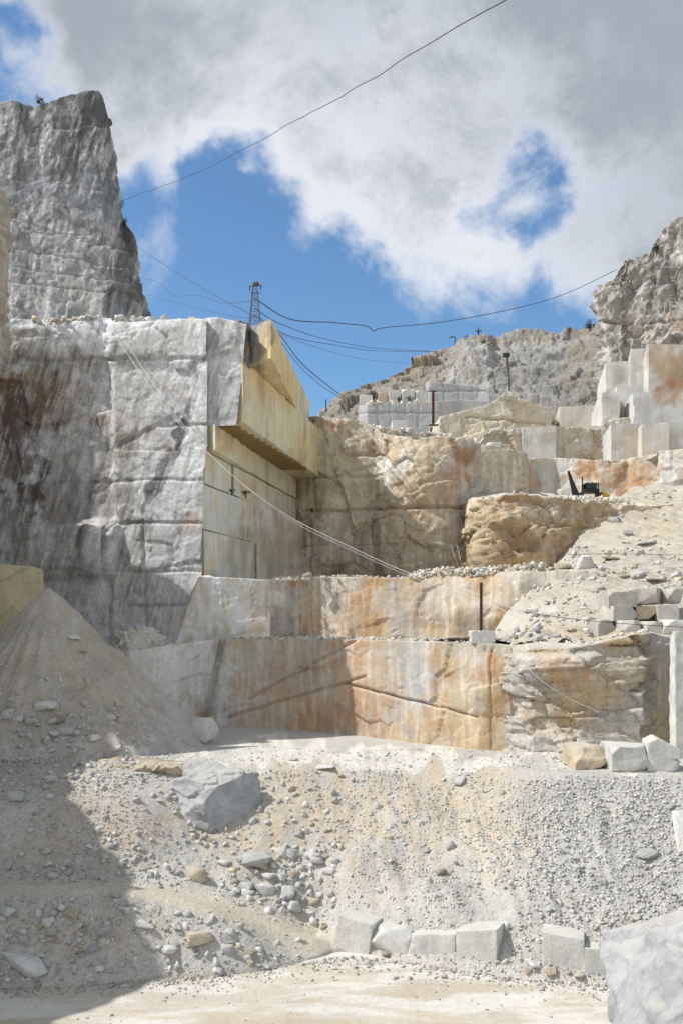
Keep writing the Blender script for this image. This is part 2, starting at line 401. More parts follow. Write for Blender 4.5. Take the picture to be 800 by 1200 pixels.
def prism_arrays(poly, z0, z1, res, seed, amp, fac, top=True):
    """a many-sided block (plan poly counter-clockwise, seen from above) cut into a fine skin, roughened by a field of position only, so sides meet"""
    Vs, Fs, n = [], [], 0
    poly = [np.array(p, float) for p in poly]
    nz = max(2, int((z1-z0)/res)+1)
    def add(P):
        nonlocal n
        Vs.append(P.reshape(-1, 3)); Fs.append(grid_faces(P.shape[0], P.shape[1], n)); n += P.shape[0]*P.shape[1]
    for i in range(len(poly)):
        a, b = poly[i], poly[(i+1) % len(poly)]
        k = max(2, int(np.linalg.norm(b-a)/res)+1)
        t = np.linspace(0, 1, k); xy = a[None]*(1-t)[:, None]+b[None]*t[:, None]; z = np.linspace(z0, z1, nz)
        add(np.stack([np.repeat(xy[:, :1], nz, 1), np.repeat(xy[:, 1:], nz, 1), np.repeat(z[None], k, 0)], -1))
    if len(poly) == 4:
        k1 = max(2, int(np.linalg.norm(poly[1]-poly[0])/res)+1); k2 = max(2, int(np.linalg.norm(poly[2]-poly[1])/res)+1)
        s, t = np.meshgrid(np.linspace(0, 1, k1), np.linspace(0, 1, k2), indexing='ij')
        xy = poly[0]*((1-s)*(1-t))[..., None]+poly[1]*(s*(1-t))[..., None]+poly[2]*(s*t)[..., None]+poly[3]*((1-s)*t)[..., None]
        add(np.concatenate([xy, np.full(xy.shape[:2]+(1,), z1)], -1)); add(np.concatenate([xy, np.full(xy.shape[:2]+(1,), z0)], -1)[:, ::-1])
    V = np.concatenate(Vs); Fc = np.concatenate(Fs)
    D_ = np.stack([fbm(V*.5, 3, seed+i) for i in range(3)], -1)*amp
    for k, (s, a) in enumerate(fac):
        for ax in range(3):
            D_[:, ax] += facet(V, (s, s, s), seed+200*k+31*ax)[0]*a
    return V+D_, Fc
def join(parts):
    Vs, Fs, n = [], [], 0
    for v, f in parts: Vs.append(v); Fs.append(f+n); n += len(v)
    return np.concatenate(Vs), np.concatenate(Fs)

# thin-plate surface through scattered heights
def tps(pts):
    pts = np.array(pts, float); X = pts[:, :2]; Z = pts[:, 2]; n = len(X)
    def U(r2): return .5*r2*np.log(r2+1e-9)
    K = U(((X[:, None]-X[None])**2).sum(-1))+np.eye(n)*.02
    Pm = np.hstack([np.ones((n, 1)), X]); A = np.zeros((n+3, n+3)); A[:n, :n] = K; A[:n, n:] = Pm; A[n:, :n] = Pm.T
    w = np.linalg.solve(A, np.append(Z, [0, 0, 0]))
    def f(x, y):
        q = np.stack([x, y], -1); sh = q.shape[:-1]; q = q.reshape(-1, 2); r = np.zeros(len(q))
        for i in range(n): r += w[i]*U(((q-X[i])**2).sum(-1))
        r += w[n]+w[n+1]*q[:, 0]+w[n+2]*q[:, 1]
        return r.reshape(sh)
    return f
def pz(px, py, z):
    D = (CZ-z)/((py-HZ)/F); p = at(px, py, D); return (p[0], p[1], z)
def pd(px, py, D): return tuple(at(px, py, D))

# ================================================================== GROUND
TZ = 6.3                                                 # level of the working terrace
cp = []
FOOTX = [-160, 0, 60, 140, 200, 270, 330, 395, 437, 487, 540, 588, 640, 690, 740, 830, 1000]
FOOTY = [1168, 1159, 1158, 1152, 1146, 1143, 1134, 1113, 1119, 1129, 1139, 1144, 1148, 1152, 1156, 1160, 1165]
def footD(px_): return CZ/((np.interp(px_, FOOTX, FOOTY)-HZ)/F)
for a in FOOTX: cp.append(pz(a, float(np.interp(a, FOOTX, FOOTY)), 0.0))
for x in range(-30, 31, 6): cp += [(x, 33, 0), (x, 29, 0)]
cp += [pz(*q) for q in [(-120,1066,2.3),(0,1058,2.4),(80,1056,2.5),(150,1056,2.45),(220,1078,1.75),(265,1092,1.35),(310,1108,.7),
    (-120,1044,2.5),(0,1040,2.5),(80,1040,2.5),(160,1042,2.5),(220,1052,2.1),(280,1072,1.45),(340,1092,.75),(380,1104,.35)]]
cp += [pd(*q) for q in [(-120,1024,43.2),(0,1022,43.2),(100,1020,43.2),(180,1024,43.4),(240,1036,43.3),(290,1052,42.9),(340,1074,42.6),(380,1092,42.4)]]
def behind(px_, dd, z):
    D = footD(px_)+dd; return (X(px_, D), D, z)
def X(px_, D): return (px_-400)/F*D
for a in (400, 437, 487, 540, 588, 640, 690, 760, 860, 1000): cp += [behind(a, .8, .8), behind(a, 1.5, 1.4)]
for px_ in range(-160, 1001, 80):
    lip = 899 if px_ < 600 else 905
    if px_ >= 400:
        a, b = np.array(behind(px_, 1.5, 1.4)), np.array(pz(px_, lip, TZ))
        for t in (.25, .5, .75): cp.append(tuple(a*(1-t)+b*t))
    elif px_ >= 240:
        a, b = np.array(pd(px_, 1034, 43.4)), np.array(pz(px_, lip, TZ))
        for t in (.33, .66): cp.append(tuple(a*(1-t)+b*t))
    else:
        a, b = np.array(pd(px_, 1018, 43.4)), np.array(pz(px_, 915, TZ-.3))
        for t in (.33, .66): cp.append(tuple(a*(1-t)+b*t+np.array([0, 0, .25])))
    cp.append(pz(px_, lip, TZ))
for x in range(-36, 40, 9):
    for y in (55, 62, 70, 80): cp.append((x, y, TZ))
f1 = tps(cp)
X1 = np.arange(-36, 36.01, .09); Y1 = np.concatenate([np.arange(30, 56, .09), np.arange(56, 82, .2)])
gx, gy = np.meshgrid(X1, Y1, indexing='ij')
xs_c = np.arange(-37, 38, .6); ys_c = np.arange(29, 84, .6)
cx_, cy_ = np.meshgrid(xs_c, ys_c, indexing='ij'); Hc = f1(cx_, cy_)
def bil(xs, ys, Hh, x, y):
    i = np.clip((x-xs[0])/(xs[1]-xs[0]), 0, len(xs)-1.001); j = np.clip((y-ys[0])/(ys[1]-ys[0]), 0, len(ys)-1.001)
    a, b = i.astype(int), j.astype(int); u, v = i-a, j-b
    return Hh[a, b]*(1-u)*(1-v)+Hh[a+1, b]*u*(1-v)+Hh[a, b+1]*(1-u)*v+Hh[a+1, b+1]*u*v
CONE = (at(58, 688, 60.5)[0], 60.5, at(58, 688, 60.5)[2])
def h1(x, y):
    z = bil(xs_c, ys_c, Hc, x, y)
    z = np.minimum(z, TZ+.03)
    fl = sstep(y, 36.2, 34.5)
    z = z*(1-fl)
    r = np.hypot((x-CONE[0])*1.0, (y-CONE[1])*1.0)
    ang = np.arctan2(y-CONE[1], x-CONE[0])
    rill = fbm(np.stack([ang*5, r*.12, 0*r], -1), 4, 33, .6)*.75*sstep(r, .3, 5)
    co_ = CONE[2]-.97*r+rill*.8
    # spoil also runs up to the left of the cone
    c2 = 12.0-.7*np.hypot((x+26), (y-58))
    c3 = 12.4-1.1*np.hypot((x+17.3)*.9, (y-70.5))
    z = np.maximum(z, np.maximum(co_+fbm(np.stack([x, y, 0*x], -1)*.7, 4, 34)*.35*sstep(r, 1, 5), c2))
    z = np.where((y < 48), z, z)
    return np.maximum(z, -.02)
def roadf(px_, py_):
    c = np.interp(px_, [-200, 150, 220, 280, 340, 400, 440], [1042, 1042, 1054, 1070, 1094, 1112, 1124]); w = np.interp(px_, [0, 160, 280, 350, 420], [10, 10, 17, 25, 18])
    return np.exp(-(np.abs(py_-c)/w)**3)*sstep(px_, 455, 420)
def h1n(x, y):
    z = h1(x, y)
    P = np.stack([x, y, z], -1)
    slope = sstep(z, .12, .7)*(1-.75*((z > TZ-.15) & (z < TZ+.2) & (y > 50)))
    lump = (fbm(P*.55, 4, 5)*.30+fbm(P*1.9, 3, 8)*.10)*(.25+.75*sstep(TZ-z, .2, 1.4)+.9*sstep(z, TZ+.3, TZ+1.5))
    # rills down the rubble slope on the right, wheel-flattened track on the left
    rr = fbm(np.stack([x*1.6+fbm(P*.3, 2, 3)*1.5, y*.16, 0*x], -1), 4, 21)*.16*sstep(x, -4, 2)*sstep(TZ-z, .1, 1.5)
    px_, py_ = proj(P)
    road = roadf(px_, py_)*(y < 44)
    z = z+(lump+rr)*slope*(1-.85*road)+fbm(P*.8, 3, 14)*.02
    return z
gz = h1n(gx, gy)
dip = h1(gx, gy); gz = gz-.35*sstep(dip, .06, .0)
G1 = np.stack([gx, gy, gz], -1)
gr, tan_, pale, dust_ = lin(194,191,185), lin(202,184,154), lin(216,211,200), lin(200,194,182)
ppx, ppy = proj(G1)
blobsG = [(360,940,90,60,tan_,.8,20),(550,950,90,70,lin(204,186,154),.7,20),(480,930,120,30,tan_,.45),(610,990,30,60,tan_,.5,15),(450,1030,80,40,lin(184,171,148),.4),
          (120,960,70,60,lin(190,172,148),.7,30),(240,960,50,30,tan_,.5),(60,1000,60,40,lin(186,172,152),.5),
          (80,1090,110,35,lin(198,182,158),.7),(290,1000,60,30,tan_,.5),(60,800,110,110,lin(190,176,158),1),(130,800,60,80,lin(186,172,154),.9),(40,860,70,30,lin(178,172,164),.6),
          (700,985,110,85,lin(184,182,177),.9),(560,1070,160,35,lin(190,187,180),.8),(520,890,330,11,lin(224,219,209),.95),(300,880,120,11,lin(226,222,212),.95)]
gcol = paint(G1, gr, blobsG, 3, 12)
rd = roadf(ppx, ppy)[..., None]*(gy < 44)[..., None]; gcol = gcol*(1-rd)+lin(206,197,180)*rd
k = (1-sstep(gz, .03, .25))[..., None]
Qf = np.stack([gx*.22+gy*.25, gy*.75-gx*.10, gx*0], -1)
fl_ = sstep(fbm(Qf, 6, 61, .62), -.08, .16)[..., None]
floorc = lin(196,189,176)*(1-fl_)+lin(212,208,200)*fl_
gcol = gcol*(1-k)+floorc*k
slope_o = mesh('rubble_slope', G1, grid_faces(*G1.shape[:2]), M['soil'], gcol)
tag(slope_o, 'pale rubble slope and terrace rising from the quarry floor, with a sand cone at left', 'slope', kind='structure')

# the floor: one sheet out to the horizon, hollowed a little under the slope
xs = np.concatenate([[-4000, -1200, -400, -120, -60], np.arange(-36, 36.01, .18), [60, 120, 400, 1200, 4000]])
ys = np.concatenate([[-3000, -800, -200, -60, -10, 5, 15], np.arange(22, 40, .15), [60, 90, 150, 400, 1200, 6000]])
fx, fy = np.meshgrid(xs, ys, indexing='ij')
fz = fbm(np.stack([fx*.5, fy*.5, 0*fx], -1), 4, 71)*.035
fz += -.02*np.exp(-((np.mod(fy+.06*fx, 2.2)-1.0)/.12)**2)*sstep(fbm(np.stack([fx*.2, fy*.2, 0*fx], -1), 2, 9), 0, .3)
inside = (fx > -36) & (fx < 36) & (fy > 30.2)
fz = fz-.6*sstep(np.where(inside, h1(fx, fy), 0), .5, .9)
FP = np.stack([fx, fy, fz], -1)
Qf = np.stack([fx*.22+fy*.25, fy*.75-fx*.10, fx*0], -1)
fl_ = sstep(fbm(Qf, 6, 61, .62), -.08, .16)[..., None]
fc = lin(196,189,176)*(1-fl_)+lin(212,208,200)*fl_
f2 = sstep(fbm(np.stack([fx*.35, fy*1.2, 0*fx], -1), 4, 64), .12, .3)[..., None]*.5
fc = fc*(1-f2)+lin(188,172,148)*f2
tag(mesh('quarry_floor', FP, grid_faces(*FP.shape[:2]), M['floor'], fc), 'pale dusty quarry floor with white smears and faint tyre tracks', 'ground', kind='structure')

# ================================================================== QUARRIED FACES
white, grey, dgrey = lin(205,204,198), lin(176,175,172), lin(128,126,124)
brown, orange, ochre, cream = lin(172,138,102), lin(186,138,92), lin(186,158,112), lin(208,196,172)
yel = lin(240,216,166)
def structure(o, label, cat='rock face'): return tag(o, label, cat, kind='structure')

# lower wall, in front: sawn at the left, rough and layered at the right
o = wall('lower_quarry_wall', [(112,772,74,112,73),(140,766,66,140,65.5),(152,763,64.8,152,64),(200,756,69,192,67.5),(262,748,74,240,72),(268,749,73,250,71.5),(350,749,69,350,68),
    (450,750,63.5,450,62.6),(560,754,58.4,560,57.5),(606,756,57.6,606,56.8),(640,752,57.3,640,56.5),(700,757,57,700,56),(745,762,56.6,745,55.8),(800,750,56.3,800,55.4),(900,748,55.8,900,54.6)],
    5.4, M['cut'], lin(190,184,172), [
    (195,805,66,70,lin(240,239,234),1),(245,800,20,60,lin(232,232,230),1),(165,800,20,60,lin(196,196,192),.7),(290,800,50,60,lin(200,200,198),.7),(490,815,22,60,lin(186,187,186),.8),
    (350,790,40,30,lin(184,150,116),.75,-20),(430,800,50,50,lin(188,150,108),.75),(350,835,70,25,lin(194,156,120),.7),(410,850,50,20,lin(172,134,104),.6),
    (470,800,16,60,lin(182,176,166),.7),(488,810,14,60,lin(176,176,174),.8),(520,780,16,30,brown,.5),(505,850,30,20,brown,.6),
    (545,820,30,40,cream,.6),(600,790,40,12,orange,.8),(660,790,30,20,lin(198,156,104),.8),(600,820,50,15,lin(190,150,98),.9,-35),(575,785,26,12,orange,.6,-30),(630,860,40,10,ochre,.6),(420,770,24,12,orange,.5),(560,850,30,18,ochre,.6),
    (640,820,26,26,lin(178,176,172),.7),(690,850,50,20,lin(196,180,152),.5),(720,790,50,25,lin(194,188,174),.6),(700,800,20,8,brown,.4),(780,830,25,40,lin(200,182,150),.7),(740,840,20,30,grey,.4)],
    fac=((4, .10), (1.3, .05)), rough=.03, streak=(0, 3.0, .11, 12), seams=[('h',748,.0,1)]+[('v',262,.5,2.0,740,880,-.2),('v',203,.25,1.2,756,840),('v',640,.25,1,765,880),('v',673,.25,1,765,880),('v',600,.15,1,760,880),('v',575,.15,1,760,880),
    ('h',842,.25,1.6,262,430,-.30),('h',800,.3,1.4,400,560,.25),('h',820,.22,1.6,290,420,-.55)],
    bumps=[(650,776,50,22,.8),(560,800,30,30,.35,4)], back=26, px=1.5, seed=1, var=lin(192,168,132))
structure(o, 'lowest sawn marble wall behind the terrace, pale left and ochre streaked')
# layered broken ledges of its right third: their own rough face standing in front
o = wall('layered_rock_face', [(590,768,58.0,590,57),(606,766,57.2,604,56.3),(624,762,56.4,624,55.6),(680,758,55.8,680,54.8),(752,742,55.6,752,54.6),(760,742,56.4,760,55.8),(784,748,56.8,784,56),(900,745,56,900,55)],
    5.4, M['rock'], lin(192,189,182), [(660,790,28,20,lin(184,144,98),.9),(640,840,30,20,ochre,.5),(700,830,40,14,lin(202,176,134),.6),(775,850,16,30,lin(196,176,142),.7),(720,775,30,16,lin(178,176,170),.6),(730,860,30,10,lin(202,180,144),.6)],
    fac=((2.4, .42), (.8, .12)), rough=.04, seams=[('v',757,.4,1.4,740,880)], bumps=[(658,784,44,15,.7)], back=12, px=1.5, seed=4, sq=(.55, 1, 1.9), var=lin(188,170,138))
structure(o, 'rough layered broken rock at the right end of the lowest wall')

# second bench wall
o = wall('middle_quarry_wall', [(214,677,92,190,91),(232,675,78.6,205,78),(270,677,79,270,78.4),(320,680,79.6,318,79),(323,676,82,321,81.4),(345,674,82.4,345,82),(400,676,81,400,80),(480,678,79,480,78),(520,672,78,520,77),
    (560,676,76.5,560,75),(585,672,76,585,74.6),(620,670,75,620,73.5),(700,668,73,700,72)], 11.8, M['cut'], lin(194,186,172), [
    (258,715,66,50,lin(240,239,233),1),(300,715,16,40,lin(196,184,156),.5),(332,715,10,30,lin(160,158,158),.7),(362,712,16,36,orange,.85),(385,715,12,40,lin(182,172,160),.6),(420,715,22,36,lin(184,144,98),.8),
    (455,710,10,30,lin(178,172,164),.7),(490,705,24,24,brown,.6),(512,735,30,14,lin(208,178,130),.8),(560,700,30,18,lin(196,180,154),.6),(595,695,12,22,lin(182,142,96),.8),(600,735,25,12,orange,.8),(620,722,14,16,orange,.7),(540,720,20,12,lin(160,140,118),.7)],
    fac=((3, .10), (1, .04)), rough=.03, streak=(0, 3.2, .13, 10), seams=[('v',320,.6,1.5,670,760),('v',262,.1,1,675,740),('v',343,.2,1,670,760),('v',372,.15,1,670,760)],
    bumps=[(520,705,50,26,.5,4),(600,700,22,30,.9,4),(560,725,30,18,.6,4),(590,735,20,10,.5,4)], back=30, px=1.6, seed=2, var=lin(188,158,118))
structure(o, 'second bench of streaked brown and white rock above the lowest wall')

# the grey weathered face left of the yellow corner
o = wall('grey_cliff', [(-160,384,82,-160,80),(-60,378,84,-60,81),(0,372,85,0,82),(12,374,85.4,12,82),(60,376,86,60,83.4),(128,372,86,130,83),(135,378,84.6,135,82.6),(200,376,83,190,81.4),(232,374,81.8,222,80.6),(244,376,81.3,239,80.2)],
    11.0, M['rock'], lin(222,223,226), [
    (40,465,60,46,lin(140,112,80),1),(30,440,40,10,lin(186,158,110),.6),(96,450,14,40,lin(150,126,104),.8),(160,492,12,9,lin(150,110,74),.8),(130,520,30,26,lin(160,150,142),.6),(80,590,60,40,lin(158,150,144),.7),(10,400,30,20,lin(170,160,146),.6),(15,520,34,64,lin(110,96,86),.9),(60,540,26,70,lin(150,136,124),.6),(45,560,8,70,lin(66,58,54),.85,14),(60,480,30,30,lin(120,96,70),.5),(20,620,30,40,lin(120,108,98),.6),(8,455,22,18,lin(132,104,72),.7),
    (85,430,60,20,lin(120,118,116),.6),(30,400,40,14,lin(176,164,142),.5),(150,405,36,22,lin(196,196,192),.8),(215,400,24,22,lin(200,198,194),.8),(255,395,16,16,lin(150,148,146),.6),(195,470,60,30,lin(214,214,212),.7),(150,480,60,60,lin(206,206,206),.5),(235,520,26,60,lin(206,210,214),.7),(230,600,24,60,lin(210,213,217),.6),
    (185,560,26,110,lin(206,208,212),.8,10),(205,520,10,90,lin(96,98,104),.95,20),(178,590,8,70,lin(124,124,126),.7,20),(165,520,26,12,lin(134,108,86),.6),(122,500,8,10,lin(140,92,58),.7),(225,615,14,14,lin(176,132,92),.6),
    (110,570,50,40,lin(150,146,142),.6),(70,640,60,40,lin(166,158,150),.7),(220,640,26,30,lin(180,182,186),.7),(205,695,36,30,lin(186,188,192),.8),(265,460,18,60,lin(186,188,190),.6),(100,650,30,4,lin(210,205,195),.6,30),(150,650,26,40,lin(160,156,150),.6),(205,455,14,10,lin(120,96,76),.5)],
    fac=((7, .30), (2.6, .07), (.9, .035)), rough=.010, streak=(17, 2.4, .24, 12),
    seams=[('h',424,.25,1.6,0,240,-.01),('h',566,.15,1.4,0,240,-.01),('h',498,.2,1.2,180,280),('h',614,.2,1.5,20,240),('h',670,.2,1.5,60,240),('v',136,.5,1.4,615,680,-.2),('v',172,.35,1.2,610,740),('h',710,.35,1.3,150,240)],
    bumps=[(75,645,55,32,1.1),(120,645,20,32,.9),(150,400,60,24,.5,4),(205,640,45,95,.5),(60,400,50,22,.6,4),(40,520,60,80,-.45,3)], back=30, px=1.6, seed=3, var=lin(206,204,202))
structure(o, 'weathered grey cliff with dark stains left of the yellow corner')
o = wall('grey_cliff_shoulder', [(226,376,82.4,222,81.7),(255,372,81.6,250,81.1),(272,376,81.3,262,80.9),(289,380,81.0,277,80.7)], 29.6, M['rock'], lin(212,213,216), [(265,395,16,14,lin(150,148,146),.6),(262,470,10,30,lin(200,202,206),.7)],
    fac=((7, .30), (2.6, .07), (.9, .035)), rough=.010, streak=(17, 2.4, .24, 12), back=20, px=1.5, seed=3, var=lin(194,192,190))
structure(o, 'upper grey shoulder of the cliff beside the overhanging yellow courses')
# yellow sawn corner: stacked courses, the upper ones overhanging
def X(px_, D): return (px_-400)/F*D
def Zp(py_, D): return CZ+(HZ-py_)/F*D
courses = [  # z0, z1, front x, back x
    (16.8, 21.15, X(239, 80.4)+.1, X(352, 106)), (21.26, 24.85, X(237, 80.4)-.05, X(347, 106)), (24.97, 27.5, X(240, 80.4)+.1, X(337, 106)),
    (27.6, 29.7, X(250, 80.6), X(338, 106)), (29.8, 34.9, X(283, 81), X(367, 106)), (35.0, 38.15, X(317, 81.6), X(359, 106))]
parts = []
for i, (z0, z1, xf, xb) in enumerate(courses):
    # each course is sawn into two or three blocks along its length
    n = [2, 2, 3, 3, 2, 4][i]; cuts = [0]+[(k+.5*random.uniform(-.4, .4))/n for k in range(1, n)]+[1]
    for k in range(n):
        a, b = cuts[k]+(.007 if k else 0), cuts[k+1]
        ya, yb = 80.8+a*25.4, 80.8+b*25.4+(4 if k == n-1 else 0); pr = random.uniform(-.16, .16)
        xa, xbb = xf+(xb-xf)*a+pr, xf+(xb-xf)*(b+(.157 if k == n-1 else 0))+pr
        parts.append(prism_arrays([(xa, ya), (xbb, yb), (-20, yb+16), (-20, ya+16)], z0, z1, .28, 30+i*7+k, .05, ((2.2, .03),)))
V, Fc = join(parts)
yblobs = [(285,640,70,66,lin(244,244,242),1),(262,560,26,30,lin(236,230,210),.6),(300,440,40,40,lin(214,196,150),.4),(262,625,34,60,lin(234,231,222),.95),(300,650,60,36,lin(228,223,206),.85),(250,710,30,40,lin(206,204,190),.6),(300,640,40,40,lin(200,190,160),.5),(330,620,20,60,lin(186,172,144),.5),(340,560,12,30,lin(176,152,116),.6),
    (320,640,40,30,lin(192,184,160),.6),(290,590,8,40,lin(206,176,120),.5),(300,392,26,22,lin(112,112,114),1.0),(292,410,20,18,lin(116,116,118),1.0),(285,470,5,40,lin(186,180,164),.5),(262,512,6,14,lin(190,160,110),.6)]
o = mesh('yellow_cliff_corner', V, Fc, M['cut'], paint(V, yel, yblobs, 8, 6, var=lin(232,224,196), streak=(0, 4, .17, 14)))
structure(o, 'yellow sawn marble corner with overhanging upper courses')
# dark drill-marked laths of rock under the overhang
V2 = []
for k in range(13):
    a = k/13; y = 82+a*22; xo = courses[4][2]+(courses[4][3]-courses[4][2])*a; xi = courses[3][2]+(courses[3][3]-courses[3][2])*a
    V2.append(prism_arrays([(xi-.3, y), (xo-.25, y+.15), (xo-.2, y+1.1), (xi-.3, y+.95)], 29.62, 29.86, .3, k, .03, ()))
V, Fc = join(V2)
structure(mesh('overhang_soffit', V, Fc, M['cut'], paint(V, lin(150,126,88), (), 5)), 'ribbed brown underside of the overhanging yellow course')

# dark boulder-like crag beside the top of the corner is part of the grey cliff's crest
o = wall('cliff_crest', [(266,395,83,262,83),(272,382,82.3,270,82),(280,374,82,284,81.7),(290,378,82,292,82),(294,392,83.5,290,83)], 34.6, M['rock'], lin(124,122,122), [(288,412,6,14,lin(170,128,90),.8)], fac=((2, .3), (.7, .12)), back=5, px=1.4, seed=9)
structure(o, 'dark rounded crag on the cliff top beside the yellow corner')

# back wall behind the second bench
o = wall('back_quarry_wall', [(335,492,112,335,110),(362,489,110,360,108),(385,488,108.5,385,107),(440,500,107,440,105),(448,508,104,446,103),(470,512,102,470,101),(500,514,101,500,100),(522,514,101,520,99.5),(540,515,102,540,100),(560,520,104,560,102),(620,530,106,620,104)],
    16.5, M['rock'], lin(206,196,178), [
    (395,560,36,50,lin(214,200,174),.7),(400,530,40,12,lin(192,178,150),.6),(480,560,32,55,lin(206,192,166),.5),(470,540,26,9,lin(232,228,216),.9,-28),(455,552,16,9,lin(230,226,216),.9,-35),(500,600,40,50,lin(204,172,132),.7),(480,640,60,25,lin(188,176,152),.5),
    (540,545,22,26,lin(184,136,92),.9),(538,530,20,14,lin(176,124,80),.8),(372,495,12,6,lin(190,140,104),.8),(390,497,14,6,lin(196,148,112),.7),(532,620,16,50,lin(160,156,150),.8),(520,600,12,60,lin(166,158,148),.5),(430,630,14,26,lin(150,138,120),.5),(360,600,14,60,lin(166,146,118),.5),(425,520,20,14,lin(180,150,124),.6)],
    fac=((6, .8), (2, .20), (.7, .06)), rough=.05,
    seams=[('h',597,.6,1.6,350,560),('h',558,.35,1.3,350,452),('h',534,.35,1.3,350,452),('h',640,.3,1.2,350,450),('v',452,.6,1.6,515,600),('v',365,.6,1.5,490,680),('v',547,.5,1.5,560,680)],
    bumps=[(495,560,44,42,1.4,3),(495,635,48,34,.9,4),(410,635,40,34,.7)], back=30, px=1.6, seed=6, streak=(0, 4, .14, 8), var=lin(196,176,146))
structure(o, 'brown and cream rock wall behind the second bench, right of the corner')
# broad brown boss below the excavator
o = wall('brown_rock_boss', [(548,640,100,548,100),(553,600,94,553,93),(560,588,92,560,90),(600,581,93,600,90),(640,584,94,640,91),(690,588,96,690,92),(740,592,98,740,95),(790,592,100,790,97)],
    16.5, M['rock'], lin(200,182,152), [(600,610,30,20,lin(206,180,140),.6),(590,590,25,8,lin(200,148,104),.6),(580,640,26,25,lin(170,142,108),.6),(640,640,40,26,lin(186,156,116),.7),(660,600,40,8,lin(220,208,186),.7),(620,596,30,5,lin(214,200,176),.6),(700,605,30,12,lin(206,178,136),.6)],
    fac=((4, .8), (1.5, .32), (.6, .10)), rough=.06, bumps=[(610,630,50,40,1.2,3),(575,640,20,36,.8,3)], seams=[('v',556,.4,1.4,590,670)], back=24, px=1.6, seed=12, sq=(.7, 1, 1.4), capdz=.17, var=lin(182,152,116), capcol=lin(214,204,184))
structure(o, 'broad rough brown rock boss below the excavator')
# orange wall behind the excavator
o = wall('orange_quarry_wall', [(512,520,106,512,105),(520,513,105.5,520,104.5),(548,517,106,548,105),(562,533,110,562,109),(600,535,122,600,121),(648,537,124,648,123),(651,536,124,650,123),(668,537,123,668,122),(700,540,121,700,120),(735,538,121,735,119),(768,532,118,768,117),(772,530,114,770,112),(860,520,112,860,111)],
    24.0, M['cut'], lin(198,194,186), [(540,560,24,50,lin(180,134,90),.85),(605,560,46,26,lin(188,146,100),.95),(590,585,30,8,lin(196,142,92),.8),(683,556,14,16,lin(180,138,92),.95),(730,560,20,22,lin(184,144,102),.8,30),(755,560,18,26,lin(178,136,98),.8,40),(720,570,14,8,lin(196,140,92),.7),(658,560,8,26,lin(198,198,196),.8),(785,560,16,30,lin(214,212,208),.9)],
    fac=((5, .35), (1.6, .12), (.6, .04)), rough=.04, streak=(0,4,.12,7), seams=[('v',565,.5,1.4,530,600),('v',770,.6,1.4,525,590)], back=30, px=1.6, seed=13, var=lin(206,190,166))
structure(o, 'orange and white quarried wall directly behind the excavator')
# pale ledges above
o = wall('pale_ledge_wall', [(360,500,134,360,133),(372,491,132,372,131),(420,495,131,420,130),(465,505,131,465,130),(510,516,131,510,130),(560,520,131,560,130),(572,505,134,572,133),(600,503,136,600,135),(640,500,137,640,136),(702,502,138,702,137),(712,492,138,712,137),(800,480,137,800,136),(900,470,136,900,136)],
    30, M['cut'], lin(192,187,176), [(600,520,30,16,lin(196,178,148),.6),(380,497,20,8,lin(190,132,96),.9),(410,500,24,6,lin(198,150,112),.6),(660,520,26,16,lin(198,196,190),.6),(695,518,10,14,lin(172,142,112),.6),(740,510,36,18,lin(204,190,166),.6),(790,520,26,18,lin(206,206,204),.8)],
    fac=((5, .7), (1.8, .3), (.7, .1)), rough=.08, seams=[('v',625,.4,1.2,500,540),('v',535,.4,1.2,500,540),('h',512,.3,1.2,360,470)], back=24, px=1.6, seed=14, var=lin(188,176,154))
structure(o, 'cream ledge wall stepping up above the orange face')
o = wall('buff_slab_face', [(506,498,152,500,151),(514,488,150,514,149),(540,482,150,540,149),(566,476,150,566,149),(590,463,150,590,149),(606,466,150,606,149),(640,476,150,640,149),(649,482,151,650,150),(651,490,157,651,156),(660,488,158,660,157),(704,486,158,704,157)],
    38, M['cut'], lin(192,186,172), [(620,490,22,22,lin(204,182,146),.6),(560,500,26,12,lin(206,186,148),.5),(680,510,26,26,lin(150,146,142),.8),(666,500,4,30,lin(96,94,94),.6)],
    fac=((6, .5), (2, .2)), rough=.06, seams=[('h',488,.6,1.3,545,640,.08),('v',651,.8,1.5,470,540)], back=20, px=1.6, seed=15)
structure(o, 'smooth buff slab face high in the middle of the quarry')
o = wall('grey_sawn_terrace', [(420,476,162,418,161),(430,473,160,430,159),(500,472,160,500,159),(512,470,160,512,159),(540,468,161,540,160),(572,470,161,572,160)],
    42, M['cut'], lin(168,170,172), [(545,484,26,10,lin(206,178,136),.6)], fac=((4, .06),), rough=.04, seams=[('v',443,.15,.7,470,500),('v',457,.12,.7,470,500),('v',475,.12,.7,470,500),('v',490,.12,.7,470,500),('h',484,.25,.9,420,512)], back=20, px=1.4, seed=16)
structure(o, 'low grey sawn terrace wall below the hillside')
o = wall('upper_sawn_terrace', [(498,450,178,498,177),(502,447,176,502,175),(535,450,176,535,175),(560,452,176,560,175),(572,462,175,572,174),(600,466,175,600,174)],
    46, M['cut'], lin(170,172,174), [(520,452,20,5,lin(150,148,146),.7)], fac=((3, .07),), rough=.04, seams=[('v',519,.15,.7,445,475),('v',537,.15,.7,445,475),('v',553,.15,.7,445,475),('h',458,.3,.9,500,572)], back=20, px=1.4, seed=17)
structure(o, 'upper grey sawn terrace at the foot of the rough hill')

